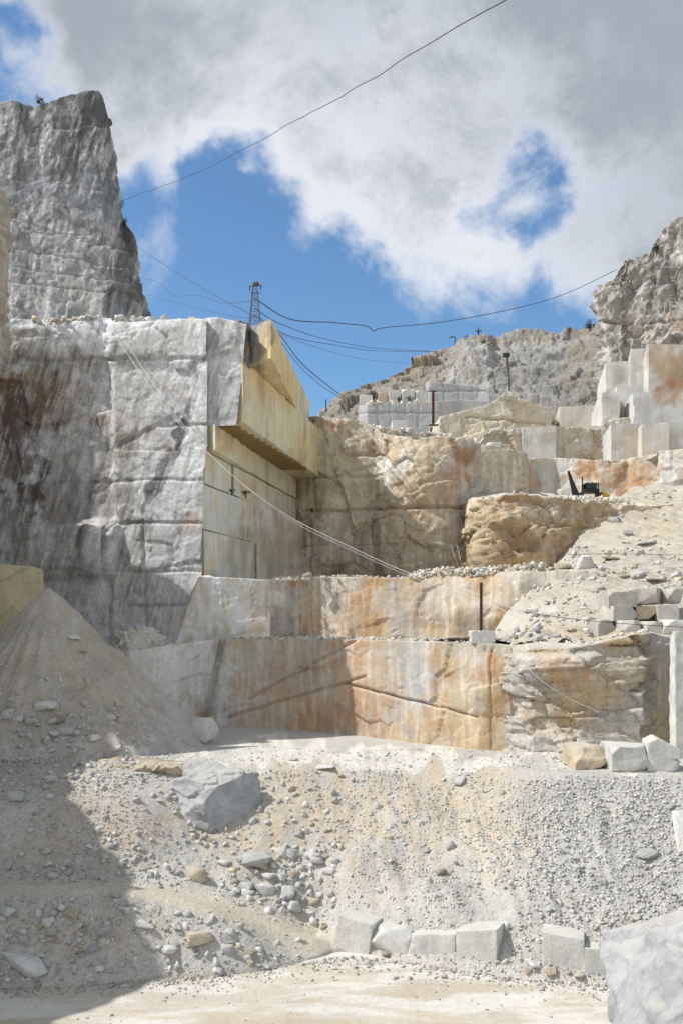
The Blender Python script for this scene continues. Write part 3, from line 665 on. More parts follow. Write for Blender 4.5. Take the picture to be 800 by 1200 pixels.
# hill on the skyline
o = wall('hillside', [(330,500,230,330,200),(365,492,230,365,195),(385,484,232,385,195),(402,466,236,402,195),(432,449,240,432,196),(462,436,244,462,197),(484,424,248,484,198),(512,411,252,512,198),(535,401,254,535,196),(560,397,254,560,194),(600,393,254,600,194),(640,388,252,640,192),(672,386,250,672,190),(690,380,248,690,190),(720,374,246,720,190),(800,370,240,800,190)],
    44, M['far'], lin(134,127,115), [(600,430,80,50,lin(152,152,152),.85),(560,415,26,20,lin(176,174,168),.7),(660,450,40,30,lin(120,120,120),.6),(640,420,20,9,lin(104,104,106),.5,30),(600,445,20,8,lin(112,112,112),.5,-20),(440,450,50,12,lin(122,112,98),.5,-30),(500,420,30,8,lin(156,138,112),.6,-25),(690,384,14,5,lin(92,84,60),.7),(610,395,40,4,lin(164,146,116),.6)],
    fac=((13, .9), (5, .42), (2, .25), (.9, .12)), lean=38, rough=.08, bumps=[(556,420,22,22,3.0,6)], back=60, px=1.5, seed=20, sq=(1, 1, 1.2), var=lin(146,141,132), capdz=-.15)
structure(o, 'rough grey scree hillside on the skyline', 'hillside')
# right cliff
o = wall('right_cliff', [(701,348,173,700,169),(703,335,168,703,165),(710,331,166,711,163),(727,319,164,728,160),(732,304,165,734,160),(764,299,162,766,158),(772,281,161,774,157),(787,262,159,788,156),(800,255,157,800,153),(870,228,152,870,148),(960,215,150,960,146)],
    40, M['far'], lin(170,168,163), [(703,380,5,50,lin(206,204,200),.8),(735,350,26,40,lin(184,180,172),.6),(745,395,30,25,lin(190,182,168),.7),(790,380,14,10,lin(194,158,128),.6),(755,320,20,14,lin(120,118,114),.6),(790,300,20,30,lin(158,156,152),.7),(770,345,6,50,lin(110,108,106),.6,20),(790,262,10,4,lin(90,92,70),.5)],  # first patch paints sunlight on the cliff's left-facing side
    fac=((11, .8), (4.2, .42), (1.7, .3), (.8, .2)), lean=-32, rough=.03, streak=(-25, 5, .14, 5), seams=[('h',378,.5,1.4,700,800,-.02),('v',728,.5,1.2,320,400,-.1)], back=50, bx=.5, px=1.5, seed=21, var=lin(150,148,143))
structure(o, 'tall rugged grey cliff at the right edge above white sawn steps', 'cliff')
# white sawn steps at its foot: (left px, right px, top py, bottom py, front depth, back-left px, back depth)
steps = [(709,736,424,470,150,699,166),(737,756,409,470,147,736,156),(759,860,404,470,142,747,154),(704,724,460,530,139,689,156),(722,741,452,500,143,716,150),(742,860,459,520,135,726,147),(716,860,496,560,129,703,140),(655,700,476,540,152,651,158),(664,708,500,560,139,656,146),(752,782,498,530,126.5,744,130),(612,650,500,535,135,604,140)]
parts = []
for i, (l, r, t, b, D, bl, Db) in enumerate(steps):
    z1, z0 = Zp(t, D), Zp(b, D)-4
    v, f = prism_arrays([(X(l, D), D), (X(r, D), D-.5), (X(r, D)+6, D+22), (X(bl, Db), Db)], z0, z1, .4, 300+i*11, .09, ((3, .10), (1.1, .03)))
    parts.append((v, f))
V, Fc = join(parts)
o = mesh('white_rock_steps', V, Fc, M['cut'], paint(V, lin(204,203,199), [(785,430,26,26,lin(176,146,106),.9),(775,460,12,16,lin(180,124,78),.8),(716,478,12,16,lin(160,156,148),.6),(722,438,12,10,lin(150,148,144),.6),(745,440,6,20,lin(160,158,154),.5),(790,470,8,8,lin(196,166,128),.7),(750,515,30,16,lin(206,190,162),.6)], 9, 5, var=lin(200,194,184)))
structure(o, 'white sawn rock steps at the foot of the right cliff, one stained brown', 'rock steps')

# the layered peak at the far left
peak = [(-160,150,255,-160,235),(-60,130,262,-60,240),(0,121,262,0,240),(18,118,262,18,241),(38,123,262,38,242),(62,117,262,60,242),(98,106,264,90,243),(116,105,266,110,243),(122,116,266,120,243),(128,140,267,128,243),(139,185,268,140,244),(141,215,268,146,244),(137,236,270,150,244),(146,262,272,156,245),(158,278,274,160,246),(160,305,276,164,247),(165,330,280,165,248),(168,352,284,170,250),(176,374,290,178,252)]
o = wall('layered_peak', peak, 80, M['far'], lin(150,153,158), [(70,160,90,60,lin(116,116,118),.75),(108,150,24,60,lin(92,92,94),.8,10),(125,140,14,50,lin(100,98,98),.8,8),(30,250,60,20,lin(128,128,128),.5),(90,310,80,50,lin(176,175,172),.7),(148,300,14,60,lin(106,98,88),.85,12),(152,250,10,30,lin(66,68,56),.7,12),(166,350,12,30,lin(88,84,74),.8),(60,350,60,26,lin(172,171,168),.6),(50,290,40,14,lin(150,150,148),.5)],
    fac=((14, .8), (5, .35), (1.9, .18)), rough=.10, streak=(14, 4, .2, 6), seams=[('s',168,0.61,1.6,-200,140,.40),('s',216,0.97,1.8,-200,150,.24),('s',254,0.86,1.5,-20,150,.24),('s',273,0.72,1.4,15,160,.24),('s',300,0.90,1.4,12,165,.22),('s',326,0.90,1.4,12,170,.16),('s',345,0.79,1.4,12,175,.14),('v',96,.25,1.2,150,230,-.12)],
    back=50, bx=-.9, px=1.5, seed=22, sq=(1, 1, .8), var=lin(132,135,140))
structure(o, 'tall dark layered rock peak at the upper left', 'peak')
# near cliff at the left edge of the view (most of it lies outside the frame, it shades the lower left)
o = wall('left_cliff', [(-420,480,44,-420,43),(-330,450,50,-330,49),(-210,360,56.5,-210,55.5),(-130,345,60,-130,59),(-70,300,62,-70,61),(-45,225,64,-45,62.6),(-6,214,65,-60,64),(6,232,66,-52,65),(10,262,68,-50,67),(9,300,70,-52,69),(6,360,72,-54,71),(3,374,76,-54,75)],
    6, M['rock'], lin(186,180,166), [(5,300,10,60,lin(204,196,178),.6),(8,250,6,20,lin(120,118,112),.5)], fac=((4, .5), (1.4, .25)), rough=.08, back=10, bx=-1.2, px=2.2, seed=23, var=lin(170,164,154))
structure(o, 'pale cliff edge at the far left of the view', 'cliff')
# unseen lower cliff added left of the frame, its heights shaped to shade the lower left
Lx = [(-31, 12, 12), (-28, 24, 15), (-25.5, 32, 19), (-25, 37, 22), (-25.5, 43, 22.5), (-26, 50, 21.5), (-26.5, 53, 26), (-27, 57, 33)]
nv = 40
A = []
for k in range(120):
    t = k/119*(len(Lx)-1); i = min(int(t), len(Lx)-2); u_ = t-i
    a, b = np.array(Lx[i], float), np.array(Lx[i+1], float); q = a*(1-u_)+b*u_
    colm = [np.array([q[0]+(1-j/nv)*1.5, q[1], q[2]*j/nv-.2]) for j in range(nv+1)]+[np.array([q[0]-3, q[1], q[2]+.3]), np.array([q[0]-12, q[1], q[2]+1]), np.array([q[0]-12.5, q[1], -.2])]
    A.append(colm)
A = np.array(A); Nn = np.zeros_like(A); Nn[..., 0] = 1; Nn[..., 2] = .3
A = displace(A, Nn, ((4, .8), (1.5, .3)), .1, 51)
structure(mesh('shade_cliff', A, grid_faces(*A.shape[:2])[:, ::-1], M['rock'], paint(A, lin(180,174,162), (), 3)), 'unseen rock cliff added left of the quarry floor to shade it', 'cliff')

# heap of broken white stone on the ledge left of the pale wall
hx, hy = np.meshgrid(np.arange(-19.5, -8, .1), np.arange(63.5, 76, .12), indexing='ij')
def heap(x, y): return 11.15+2.1*np.exp(-((x+13.9+(y-69)*.1)/2.5)**2-((y-69)/2.9)**2)+.25*np.exp(-((x+11.6)/1.5)**2-((y-68.6)/2.0)**2)+fbm(np.stack([x, y, 0*x], -1)*1.1, 3, 81)*.14
HD = lambda x, y: np.interp(400+x/y*F, [100, 112, 140, 152, 200, 262, 300], [78, 74, 66.3, 65.1, 69.3, 74.2, 76])+.25
heap0 = heap
def heap(x, y): return 11.0+(heap0(x, y)-11.0)*sstep(y-HD(x, y), -.1, 1.3)
hz_ = heap(hx, hy)-.9*sstep(np.hypot(hx+13.5, (hy-69)*.9), 4.2, 5.2)
HP = np.stack([hx, hy, hz_], -1)
gf = grid_faces(*HP.shape[:2]); okv = ((hy > HD(hx, hy)) & (np.hypot(hx+13.5, (hy-69)*.9) < 5.3)).ravel(); gf = gf[okv[gf].all(1)]
structure(mesh('rubble_heap', HP, gf, M['soil'], paint(HP, lin(206,203,196), (), 12)), 'heap of white broken stone on the ledge left of the pale wall', 'rubble heap')
# pale ledge at the left edge above the sand cone
o = wall('cream_ledge', [(-120,655,68,-120,67),(0,661,68,0,67.4),(40,664,69,40,68.4),(50,668,71,52,70.4),(50,670,78,52,77)], 12, M['cut'], lin(200,190,158), [(30,668,30,5,lin(176,172,160),.8)], fac=((3, .15),), back=12, bx=-1.0, px=1.6, seed=33)
structure(o, 'yellowish cream ledge at the left edge behind the sand cone', 'ledge')

# right-hand scree: from the second bench up to the excavator's level
sp = [pd(*q) for q in [(430,752,62),(500,750,60.5),(560,752,60),(620,748,60),(700,752,58.5),(800,756,57.5),(900,756,57),
      (560,744,70),(600,735,69),(620,712,70),(640,690,73),(655,668,80),(672,655,86),(700,640,89),(700,600,100),(730,588,104),(760,580,108),(800,570,110),(900,560,112),
      (690,712,66),(720,715,64.5),(760,722,63),(800,715,64),(900,700,66),(720,690,69),(720,670,74),(800,670,76),(800,640,84),(800,610,93),(750,640,86),(750,610,95),(900,640,86),(640,730,66),(620,742,62.5),
      (560,760,68),(520,770,66)]]
f2_ = tps(sp)
xa = np.arange(2, 44, .14); ya = np.arange(57.4, 112, .16)
sx, sy = np.meshgrid(xa, ya, indexing='ij')
sx = sx*(.55+.45*(sy-57)/55*1.0+.0) if False else sx
h2raw = lambda x, y: f2_(x, y)
xs2 = np.arange(0, 46, 1.0); ys2 = np.arange(56, 114, 1.0); c2x, c2y = np.meshgrid(xs2, ys2, indexing='ij'); H2 = f2_(c2x, c2y)
def h2(x, y): return bil(xs2, ys2, H2, x, y)
sz = h2(sx, sy)
lim = -6+(sy-60)*0
edge_px = np.interp(sy, [57, 60, 66, 70, 74, 80, 90, 100, 112], [440, 470, 540, 585, 618, 645, 672, 690, 745])
epx = 400+sx/sy*F
sz = sz-np.clip((edge_px-epx)/14, 0, 2.5)
SP = np.stack([sx, sy, sz], -1)
sz = sz+fbm(SP*.35, 4, 91)*.55+fbm(SP*1.3, 3, 92)*.18+fbm(np.stack([(sx+sy*.55)*.9, (sy-sx)*.12, 0*sx], -1), 4, 93)*.35
SP[..., 2] = sz
sc2 = paint(SP, lin(188,181,167), [(760,610,50,30,lin(188,172,144),.7),(640,740,50,12,lin(186,168,138),.6),(700,745,60,10,lin(188,168,136),.7),(600,720,50,25,lin(208,204,196),.6),(760,660,40,20,lin(186,178,160),.5)], 6, 8)
gf = grid_faces(*SP.shape[:2]); okv = (((edge_px-epx) < 30) & (sy > np.interp(epx, [440, 450, 560, 606, 700, 800, 900], [64, 63.6, 58.5, 57.7, 57.1, 56.4, 55.9])+.25)).ravel(); gf = gf[okv[gf].all(1)]
slope2 = mesh('upper_scree', SP, gf, M['soil'], sc2)
tag(slope2, 'cream scree slope running down from the excavator level at right', 'scree slope', kind='structure')

# ================================================================== STONE SHAPES
import bmesh
def ico(sub):
    bm = bmesh.new(); bmesh.ops.create_icosphere(bm, subdivisions=sub, radius=1.0)
    V = np.array([v.co[:] for v in bm.verts]); Fc = np.array([[v.index for v in f.verts] for f in bm.faces]); bm.free()
    return V, Fc
ICO = {k: ico(k) for k in (1, 2, 3, 4, 6)}
def hull(V, planes, rmax=1.0):
    L_ = np.linalg.norm(V, axis=1, keepdims=True); U_ = V/L_; r = np.full(len(V), float(rmax))
    for d, h in planes:
        c = U_@d; r = np.where(c > 1e-3, np.minimum(r, h/np.maximum(c, 1e-3)), r)
    return U_*r[:, None]
def chop(V, rng, n=12, lo=.45, hi=.85, flat=None):
    pl = []
    for i in range(n):
        d = rng.normal(size=3); d /= np.linalg.norm(d); pl.append((d, rng.uniform(lo, hi)))
    return hull(V, pl)
def boulder_arr(seed, sub=3, n=13, scale=(1, 1, 1), rough=.03, lo=.42, hi=.85):
    rng = np.random.default_rng(seed); V, Fc = ICO[sub]
    V = chop(V*1.0, rng, n, lo, hi)*np.array(scale)
    V = V+(V/(np.linalg.norm(V, axis=1, keepdims=True)+1e-6))*(fbm(V*2.4+seed, 4, seed)*rough*2)[:, None]
    return V, Fc
def block_arr(w, d, h, seed, chips=5, rough=.012, n=16, chip=.16, edge=.009):
    """sawn block standing on z=0, centred in plan: flat faces, softened arrises, knocked-off corners"""
    rng = np.random.default_rng(seed); Vs, Fs, k = [], [], 0
    t = np.linspace(-1, 1, n)
    t = np.sign(t)*np.abs(t)**.75
    a, b = np.meshgrid(t, t, indexing='ij'); o = np.ones_like(a)
    for q in ([a, b, o], [b, a, -o], [b, o, a], [a, -o, b], [o, a, b], [-o, b, a]):
        Vs.append(np.stack(q, -1).reshape(-1, 3)); Fs.append(grid_faces(n, n, k)); k += n*n
    V = np.concatenate(Vs)*np.array([w/2, d/2, h/2]); Fc = np.concatenate(Fs)
    H = np.array([w/2, d/2, h/2])
    # soften arrises
    for i, j in ((0, 1), (1, 2), (0, 2)):
        for si in (-1, 1):
            for sj in (-1, 1):
                nn = np.zeros(3); nn[i] = si; nn[j] = sj; nn /= math.sqrt(2)
                hh = abs(nn)@H-edge*rng.uniform(.5, 2.2); q = V@nn-hh; V -= np.where(q > 0, q, 0)[:, None]*nn[None]
    for i in range(chips):
        nn = np.array([rng.choice([-1, 1]), rng.choice([-1, 1]), rng.choice([-1, 1, 1])])*rng.uniform(.25, 1, 3); nn /= np.linalg.norm(nn)
        hh = abs(nn)@H-chip*rng.uniform(.3, 1.3)*min(w, h); q = V@nn-hh; V -= np.where(q > 0, q, 0)[:, None]*nn[None]
    V = V+np.stack([fbm(V*1.7+seed*3.1, 3, i) for i in range(3)], -1)*rough*2.2
    V[:, 2] += h/2
    return V, Fc
def ray(px, py, field, y0, y1, st=.1):
    ys_ = np.arange(y0, y1, st); x = (px-400)/F*ys_; z = CZ+(HZ-py)/F*ys_
    hh = field(x, ys_); k = np.where(z <= hh)[0]
    if len(k) == 0: return None
    y = ys_[k[0]]
    return np.array([(px-400)/F*y, y, float(field(np.array([(px-400)/F*y]), np.array([y]))[0])])
hn1 = lambda x, y: np.maximum(h1n(x, y)*1.0, 0.0)
def on1(px, py): return ray(px, py, hn1, 33, 80)
XS, YS, SZ = xa, ya, sz
def h2g(x, y): return bil(XS, YS, SZ, x, y)
def on2(px, py): return ray(px, py, h2g, 58, 111, .12)

def shard(seed, n=14):
    """a broken stone: the convex hull of a few points, sharp edged"""
    r_ = np.random.default_rng(seed); p = r_.uniform(-1, 1, (n, 3)); p /= (np.abs(p).max(1, keepdims=True))**.75
    p *= np.array([1, r_.uniform(.5, .95), r_.uniform(.35, .75)])
    bm = bmesh.new(); vs = [bm.verts.new(a) for a in p]; r = bmesh.ops.convex_hull(bm, input=vs)
    for v in [v for v in bm.verts if not v.link_faces]: bm.verts.remove(v)
    bmesh.ops.triangulate(bm, faces=bm.faces[:]); bm.verts.index_update()
    V = np.array([v.co[:] for v in bm.verts]); Fc = np.array([[v.index for v in f.verts] for f in bm.faces]); bm.free()
    return V, Fc
def scatter(name, label, pts, sizes, cols_, m, sub=1, seed=0, flat=.7, kind='stuff', cat='gravel'):
    """loose stones too many to count, as one object"""
    rng = np.random.default_rng(seed)
    pts, sizes, cols_ = np.asarray(pts), np.asarray(sizes), np.asarray(cols_); n = len(pts); pid = rng.integers(0, 24, n)
    q = rng.normal(size=(n, 4)); q[:, 1:3] *= .45; q /= np.linalg.norm(q, axis=1, keepdims=True)
    w, x, y, z = q.T
    R = np.stack([np.stack([1-2*(y*y+z*z), 2*(x*y-w*z), 2*(x*z+w*y)], -1), np.stack([2*(x*y+w*z), 1-2*(x*x+z*z), 2*(y*z-w*x)], -1), np.stack([2*(x*z-w*y), 2*(y*z+w*x), 1-2*(x*x+y*y)], -1)], 1)
    Vs, Fs, Cs, base = [], [], [], 0
    for k in range(24):
        Vb, Fb = shard(seed*50+k, 8 if sub == 1 else 12)
        m_ = np.where(pid == k)[0]; c = len(m_)
        if not c: continue
        V = np.einsum('nij,kj->nki', R[m_], Vb)*sizes[m_][:, None, None]+pts[m_][:, None]
        Vs.append(V.reshape(-1, 3)); Fs.append((Fb[None]+(np.arange(c)*len(Vb))[:, None, None]).reshape(-1, 3)+base); base += c*len(Vb)
        Cs.append(np.repeat(cols_[m_][:, None], len(Vb), 1).reshape(-1, 3))
    o = mesh(name, np.concatenate(Vs), np.concatenate(Fs), m, np.concatenate(Cs))
    return tag(o, label, cat, kind=kind)
M['gravel'] = mat('loose_chippings', attr=True, noise=(.6, .08), fine=(6, .18), bump=(8, .3), rough=.93)
def stone_cols(n, rng, warm=.12, lo=.40, hi=.62):
    b = (lo-.12+(hi-lo+.12)*rng.random(n)**.8)[:, None]*np.array([[1.0, .985, .945]])
    w = rng.random(n) < warm
    b[w] = b[w]*np.array([1.02, .88, .70])
    return b

# gravel of the lower slope and terrace
rng = np.random.default_rng(5)
N = 230000
gxp = rng.uniform(-24, 27, N); gyp = 36+rng.random(N)**.8*22
zp = h1n(gxp, gyp)
ax_, ay_ = proj(np.stack([gxp, gyp, zp], -1))
Pn = np.stack([gxp, gyp, 0*gxp], -1)
den = .30+.9*np.clip(fbm(Pn*.45, 3, 66)+.1, -1, 1)
den += .65*sstep(ax_, 540, 640)*(ay_ > 915)                        # coarse chippings at right
den += .35*(ay_ > 1085)*sstep(ax_, 380, 430)
den += .35*(ax_ < 340)*(ay_ > 1055)+.25*(ax_ < 160)
den = np.where((zp > TZ-.12) & (gyp > 47) & (ax_ > 215) & (zp < TZ+.3), .05, den)
den = np.where((np.hypot(gxp-CONE[0], gyp-CONE[1]) < 8), .08+.45*sstep(ay_, 780, 850), den)
road = roadf(ax_, ay_)*(gyp < 44)
den *= 1-.93*road
den *= (zp > .10)*(ax_ > -60)*(ax_ < 860)
keep = rng.random(N) < den
gxp, gyp, zp, ax_, ay_ = [q[keep] for q in (gxp, gyp, zp, ax_, ay_)]
n = len(gxp); print('gravel', n)
sz_ = .018+.080*rng.random(n)**5
sz_ *= 1+.35*sstep(ax_, 540, 640)*(ay_ > 915)
scatter('gravel', 'loose pale chippings covering the rubble slope', np.stack([gxp, gyp, zp+sz_*.25], -1), sz_, stone_cols(n, rng, .05, .52, .68), M['gravel'], 1, 1)
# coarser broken stone where it gathers
N = 9000
qx = rng.uniform(-19, 12, N); qy = rng.uniform(36.6, 56, N); qz = h1n(qx, qy); a1, a2 = proj(np.stack([qx, qy, qz], -1))
cl = fbm(np.stack([qx, qy, 0*qx], -1)*.55, 3, 88)
den = (a1 > -20)*(a1 < 400)*(.10+.55*sstep(cl, 0, .4))*(a2 > 905)+(a2 > 1070)*(a1 < 350)*.35+np.exp(-((a1-325)/50)**2-((a2-1040)/32)**2)*.9
den = np.maximum(den, (a1 > -20)*(a1 < 170)*sstep(a2, 770, 850)*(a2 < 900)*.34)*(1-roadf(a1, a2)*(qy < 44))*(qz > .08)*(a1 < 760)
den = np.where((a1 >= 400), .035, den)
kp = rng.random(N) < den
qx, qy, qz = qx[kp], qy[kp], qz[kp]; n = len(qx); print('coarse', n)
sz_ = .07+.17*rng.random(n)**2.2
scatter('loose_rubble', 'grey broken stones gathered in drifts on the lower slope', np.stack([qx, qy, qz+sz_*.25], -1), sz_, stone_cols(n, rng, .08, .50, .68), M['gravel'], 2, 11, cat='rubble')
# foot of the slope, spilled on the floor
n = 2600; px_ = rng.uniform(0, 800, n); foot = np.interp(px_, [0, 140, 270, 400, 470, 540, 620, 720, 800], [1160, 1153, 1144, 1123, 1128, 1140, 1150, 1157, 1161])
py_ = foot+rng.exponential(4.5, n)*np.where(rng.random(n) < .16, 6, 1)-2; D_ = CZ/((py_-HZ)/F); sz_ = .03+.06*rng.random(n)**3
scatter('spilled_gravel', 'stray chippings along the edge of the quarry floor', np.stack([(px_-400)/F*D_, D_, sz_*.3], -1), sz_, stone_cols(n, rng), M['gravel'], 1, 2)
# upper scree
N = 42000
gxp = rng.uniform(3, 40, N); gyp = 57.5+rng.random(N)*52; zp = h2g(gxp, gyp); ax_, ay_ = proj(np.stack([gxp, gyp, zp], -1))
epx = np.interp(gyp, [57, 60, 66, 70, 74, 80, 90, 100, 112], [440, 470, 540, 585, 618, 645, 672, 690, 745])
den = (.02+.55*fbm(np.stack([gxp, gyp, 0*gxp], -1)*.3, 3, 67))+.18*(ay_ > 665)+.14*(ax_ < 690)
keep = (rng.random(N) < den) & (ax_ > epx-6) & (ax_ < 840) & (gyp > np.interp(ax_, [440, 450, 560, 606, 700, 800, 900], [64, 63.6, 58.5, 57.7, 57.1, 56.4, 55.9])+.3)
gxp, gyp, zp, ax_, ay_ = [q[keep] for q in (gxp, gyp, zp, ax_, ay_)]
n = len(gxp); sz_ = .045+.30*rng.random(n)**7; print('scree', n)
scatter('scree', 'loose pale stones lying on the cream scree slope', np.stack([gxp, gyp, zp+sz_*.2], -1), sz_, stone_cols(n, rng, .16, .44, .68), M['gravel'], 1, 3, cat='scree')
# broken stone lying along the lips of the benches
pts, szs = [], []
def lipline(pl, n, zj, smin, smax, dy=1.5):
    pl = np.array(pl, float); t = rng.uniform(0, len(pl)-1.001, n); i = t.astype(int); u_ = (t-i)[:, None]
    q = pl[i]*(1-u_)+pl[i+1]*u_
    for a in q:
        p = at(*a); s_ = smin+(smax-smin)*rng.random()**2.5
        pts.append([p[0], p[1]+rng.random()*dy, p[2]+rng.random()**2*zj]); szs.append(s_)
lipline([(270,749,73),(350,749,69),(450,750,63.6),(560,754,58.5)], 420, .15, .04, .18)
lipline([(480,679,78.6),(520,673,77.8),(560,675,76.3),(585,671,75.8),(640,668,74.5)], 900, .6, .06, .26)
lipline([(325,680,80),(400,676,81),(480,678,79)], 200, .15, .05, .2)
lipline([(600,757,57.8),(680,757,57),(760,742,56)], 300, .2, .05, .2)
lipline([(560,588,92),(600,581,93),(640,584,94),(690,586,96),(740,588,99)], 420, .4, .07, .28)
lipline([(372,491,131),(465,505,130),(560,518,130)], 220, .6, .12, .4)
lipline([(512,516,101),(562,532,109),(600,535,122)], 120, .4, .1, .3)
lipline([(430,473,160),(500,472,160)], 60, .5, .15, .4)
for _ in range(1500):
    a_, b_ = -13.6+rng.normal()*2.0, 68.6+rng.normal()*1.7
    if b_ < HD(a_, b_)+.1: continue
    pts.append([a_, b_, float(heap(np.array([a_]), np.array([b_]))[0])]); szs.append(.04+.24*rng.random()**4)
lipline([(40,376,84.5),(120,372,85.5),(240,374,84)], 200, .2, .08, .4)
n = len(pts)
scatter('bench_rubble', 'broken stones lying along the lips of the quarry benches', np.array(pts), np.array(szs), stone_cols(n, rng, .42, .62, .78), M['gravel'], 2, 4, cat='rubble')

# ------------------------------------------------------------------ single stones
protos = []
for i in range(14):
    r_ = np.random.default_rng(100+i)
    V, Fc = shard(900+i, 18)                             # sharp hull, its skin then broken up a little
    bm = bmesh.new(); vs = [bm.verts.new(a) for a in V]
    for f in Fc: bm.faces.new([vs[int(a)] for a in f])
    bmesh.ops.bevel(bm, geom=bm.edges[:], offset=.035, segments=1, affect='EDGES', profile=.5)
    bmesh.ops.triangulate(bm, faces=bm.faces[:]); bmesh.ops.subdivide_edges(bm, edges=bm.edges[:], cuts=1, use_grid_fill=True); bmesh.ops.triangulate(bm, faces=bm.faces[:])
    bm.verts.index_update(); V = np.array([v.co[:] for v in bm.verts]); Fc = np.array([[v.index for v in f.verts] for f in bm.faces]); bm.free()
    V += np.stack([fbm(V*2.2+i*9, 3, i+a) for a in range(3)], -1)*.06
    protos.append((V, Fc))
pm = {}
def stone(px, py, wpx, label, cat='rock', group=None, warm=False, p=None, rz=None, tilt=.35, sink=.25, on=on1, D=None, name='boulder', hz=None):
    k = p if p is not None else random.randrange(14)
    q = on(px, py) if D is None else at(px, py, D)
    if group and q is not None and q[1] < 44 and roadf(np.array([float(px)]), np.array([float(py)]))[0] > .3: return None
    if q is None: return None
    key = (k, warm)
    if key not in pm:
        V, Fc = protos[k]
        o = mesh(name, V, Fc, M['stone_warm' if warm else 'stone']); pm[key] = o
    else:
        o = pm[key].copy(); o.name = name; COL.objects.link(o)
    s_ = wpx/2*q[1]/F
    o.location = (q[0], q[1]+s_*.3, q[2]+s_*(.60-sink))
    o.rotation_euler = (random.uniform(-tilt, tilt), random.uniform(-tilt, tilt), rz if rz is not None else random.uniform(0, 6.28))
    o.scale = (s_, s_, s_*1.35*(hz or 1))
    return tag(o, label, cat, group)
big = [  # px, base py, width px, label, warm
    (240,864,36,'large rounded grey boulder standing at the foot of the pale sawn wall',False,1.5),
    (258,909,20,'pale angular boulder resting on top of the big embedded slab',False,1),
    (237,892,12,'small pale boulder behind the big embedded slab',False,1),
    (382,903,24,'flat whitish slab lying on the lip of the slope left of centre',False,.35),
    (344,892,11,'small dark grey stone alone on the terrace lip',False,.8),
    (538,919,20,'lone white boulder lying near the top of the slope',False,.7),
    (300,1016,40,'large white flat-topped boulder in the middle of the rubble pile',False,.6),
    (231,1032,24,'buff pointed boulder half buried above the track',True,1),
    (262,1016,18,'grey stone tucked beside the buff pointed boulder',False,.7),
    (310,1050,26,'grey boulder at the lower left of the rubble pile',False,.8),
    (337,1052,22,'grey tilted boulder at the bottom centre of the rubble pile',False,.9),
    (344,1070,20,'white stone at the lowest tip of the rubble pile',False,.8),
    (368,1060,13,'rust coloured stone at the right end of the rubble pile',True,.8),
    (288,1043,20,'grey broken block left of the rubble pile',False,.8),
    (235,1110,34,'large buff grey boulder crowning the mound under the track',True,.8),
    (266,1118,17,'dark grey upright stone right of the mound crown',False,1.2),
    (196,1118,24,'grey block low on the mound under the track',False,.8),
    (170,1092,24,'white split stone at the shadow edge on the mound',False,.8),
    (121,1098,20,'pale rounded stone in the shadow under the track',False,.9),
    (139,1100,13,'narrow standing stone beside the pale rounded one in the shadow',False,1.3),
    (24,1145,54,'big half buried grey boulder at the bottom left corner of the rubble',False,.7),
    (87,1078,22,'buff stone on the shaded mound below the track',True,.6),
    (48,1092,14,'small ochre stone near the left edge of the shaded mound',True,.9),
    (8,1076,22,'grey stone at the left edge just below the track',False,.8),
    (60,917,15,'pale stone on the shaded slope below the sand cone',False,.8),
    (18,938,22,'grey stone cluster head at the left edge of the shaded slope',False,.6),
    (52,832,26,'flat grey slab leaning on the lower flank of the sand cone',False,.6),
    (36,850,18,'rounded grey boulder left in the pile on the sand cone foot',False,.9),
    (20,848,14,'dark grey boulder at the left of the pile on the sand cone foot',False,1),
    (76,862,24,'long grey stone at the right of the pile on the sand cone foot',False,.6),
    (86,750,17,'grey slab lying high on the right flank of the sand cone',False,.6),
    (98,766,12,'small grey slab just below the high one on the sand cone',False,.6),
    (516,1026,15,'orange stained stone in the middle of the long slope',True,.7),
    (511,1052,12,'grey stone a little below the orange one on the long slope',False,.9),
    (443,1047,11,'grey stone low on the left part of the long slope',False,.9),
    (757,1008,30,'thin pale slab lying flat on the chippings at right',False,.35),
    (785,950,12,'white stone near the right edge high on the chippings',False,.8),
    (675,1022,12,'white stone in the chippings left of the thin slab',False,.8),
    (617,1143,12,'orange stone between the fourth and fifth blocks of the row',True,.8),
    (644,1146,15,'buff stone at the foot of the fifth block of the row',True,.9),
    (452,1121,13,'buff stone against the foot of the second block of the row',True,.6),
    (680,1149,16,'flat buff stone in front of the gap between the last two blocks',True,.5),
    (391,1137,7,'small dark stone alone on the pale floor left of centre',False,.8),
    (520,1148,9,'small dark reddish stone lying on the pale floor',True,.6),
    (625,1136,20,'white splintered slab leaning in the gap of the block row',False,.7),
    (450,1087,10,'small stone wedged behind the second block of the row',False,.8),
]
for i, (a, b, c, lab, wm, hz) in enumerate(big):
    stone(a, b, c, lab, warm=wm, hz=hz, tilt=.2, p=i % 14)
areas = [ # px0, py0, px1, py1, count, min, max px, label, group
    (270,1000,385,1068,46,6,20,'angular grey stone in the sunlit rubble pile above the track','stones of the sunlit rubble pile'),
    (120,900,330,1010,40,4,11,'loose stone among the sunlit rubble left of the embedded slab','stones of the sunlit upper slope'),
    (0,890,130,1020,38,4,13,'loose grey stone on the shaded slope above the track','stones of the shaded upper slope'),
    (0,1068,160,1150,46,5,15,'grey stone in the shaded rubble below the track','stones of the shaded mound'),
    (165,1085,345,1142,38,5,14,'pale stone in the sunlit rubble of the mound below the track','stones of the sunlit mound'),
    (5,822,140,888,30,6,17,'grey stone in the pile at the foot of the sand cone','stones at the foot of the sand cone'),
    (380,915,780,1110,26,4,8,'small stone scattered on the long chippings slope at right','stones of the long slope'),
]
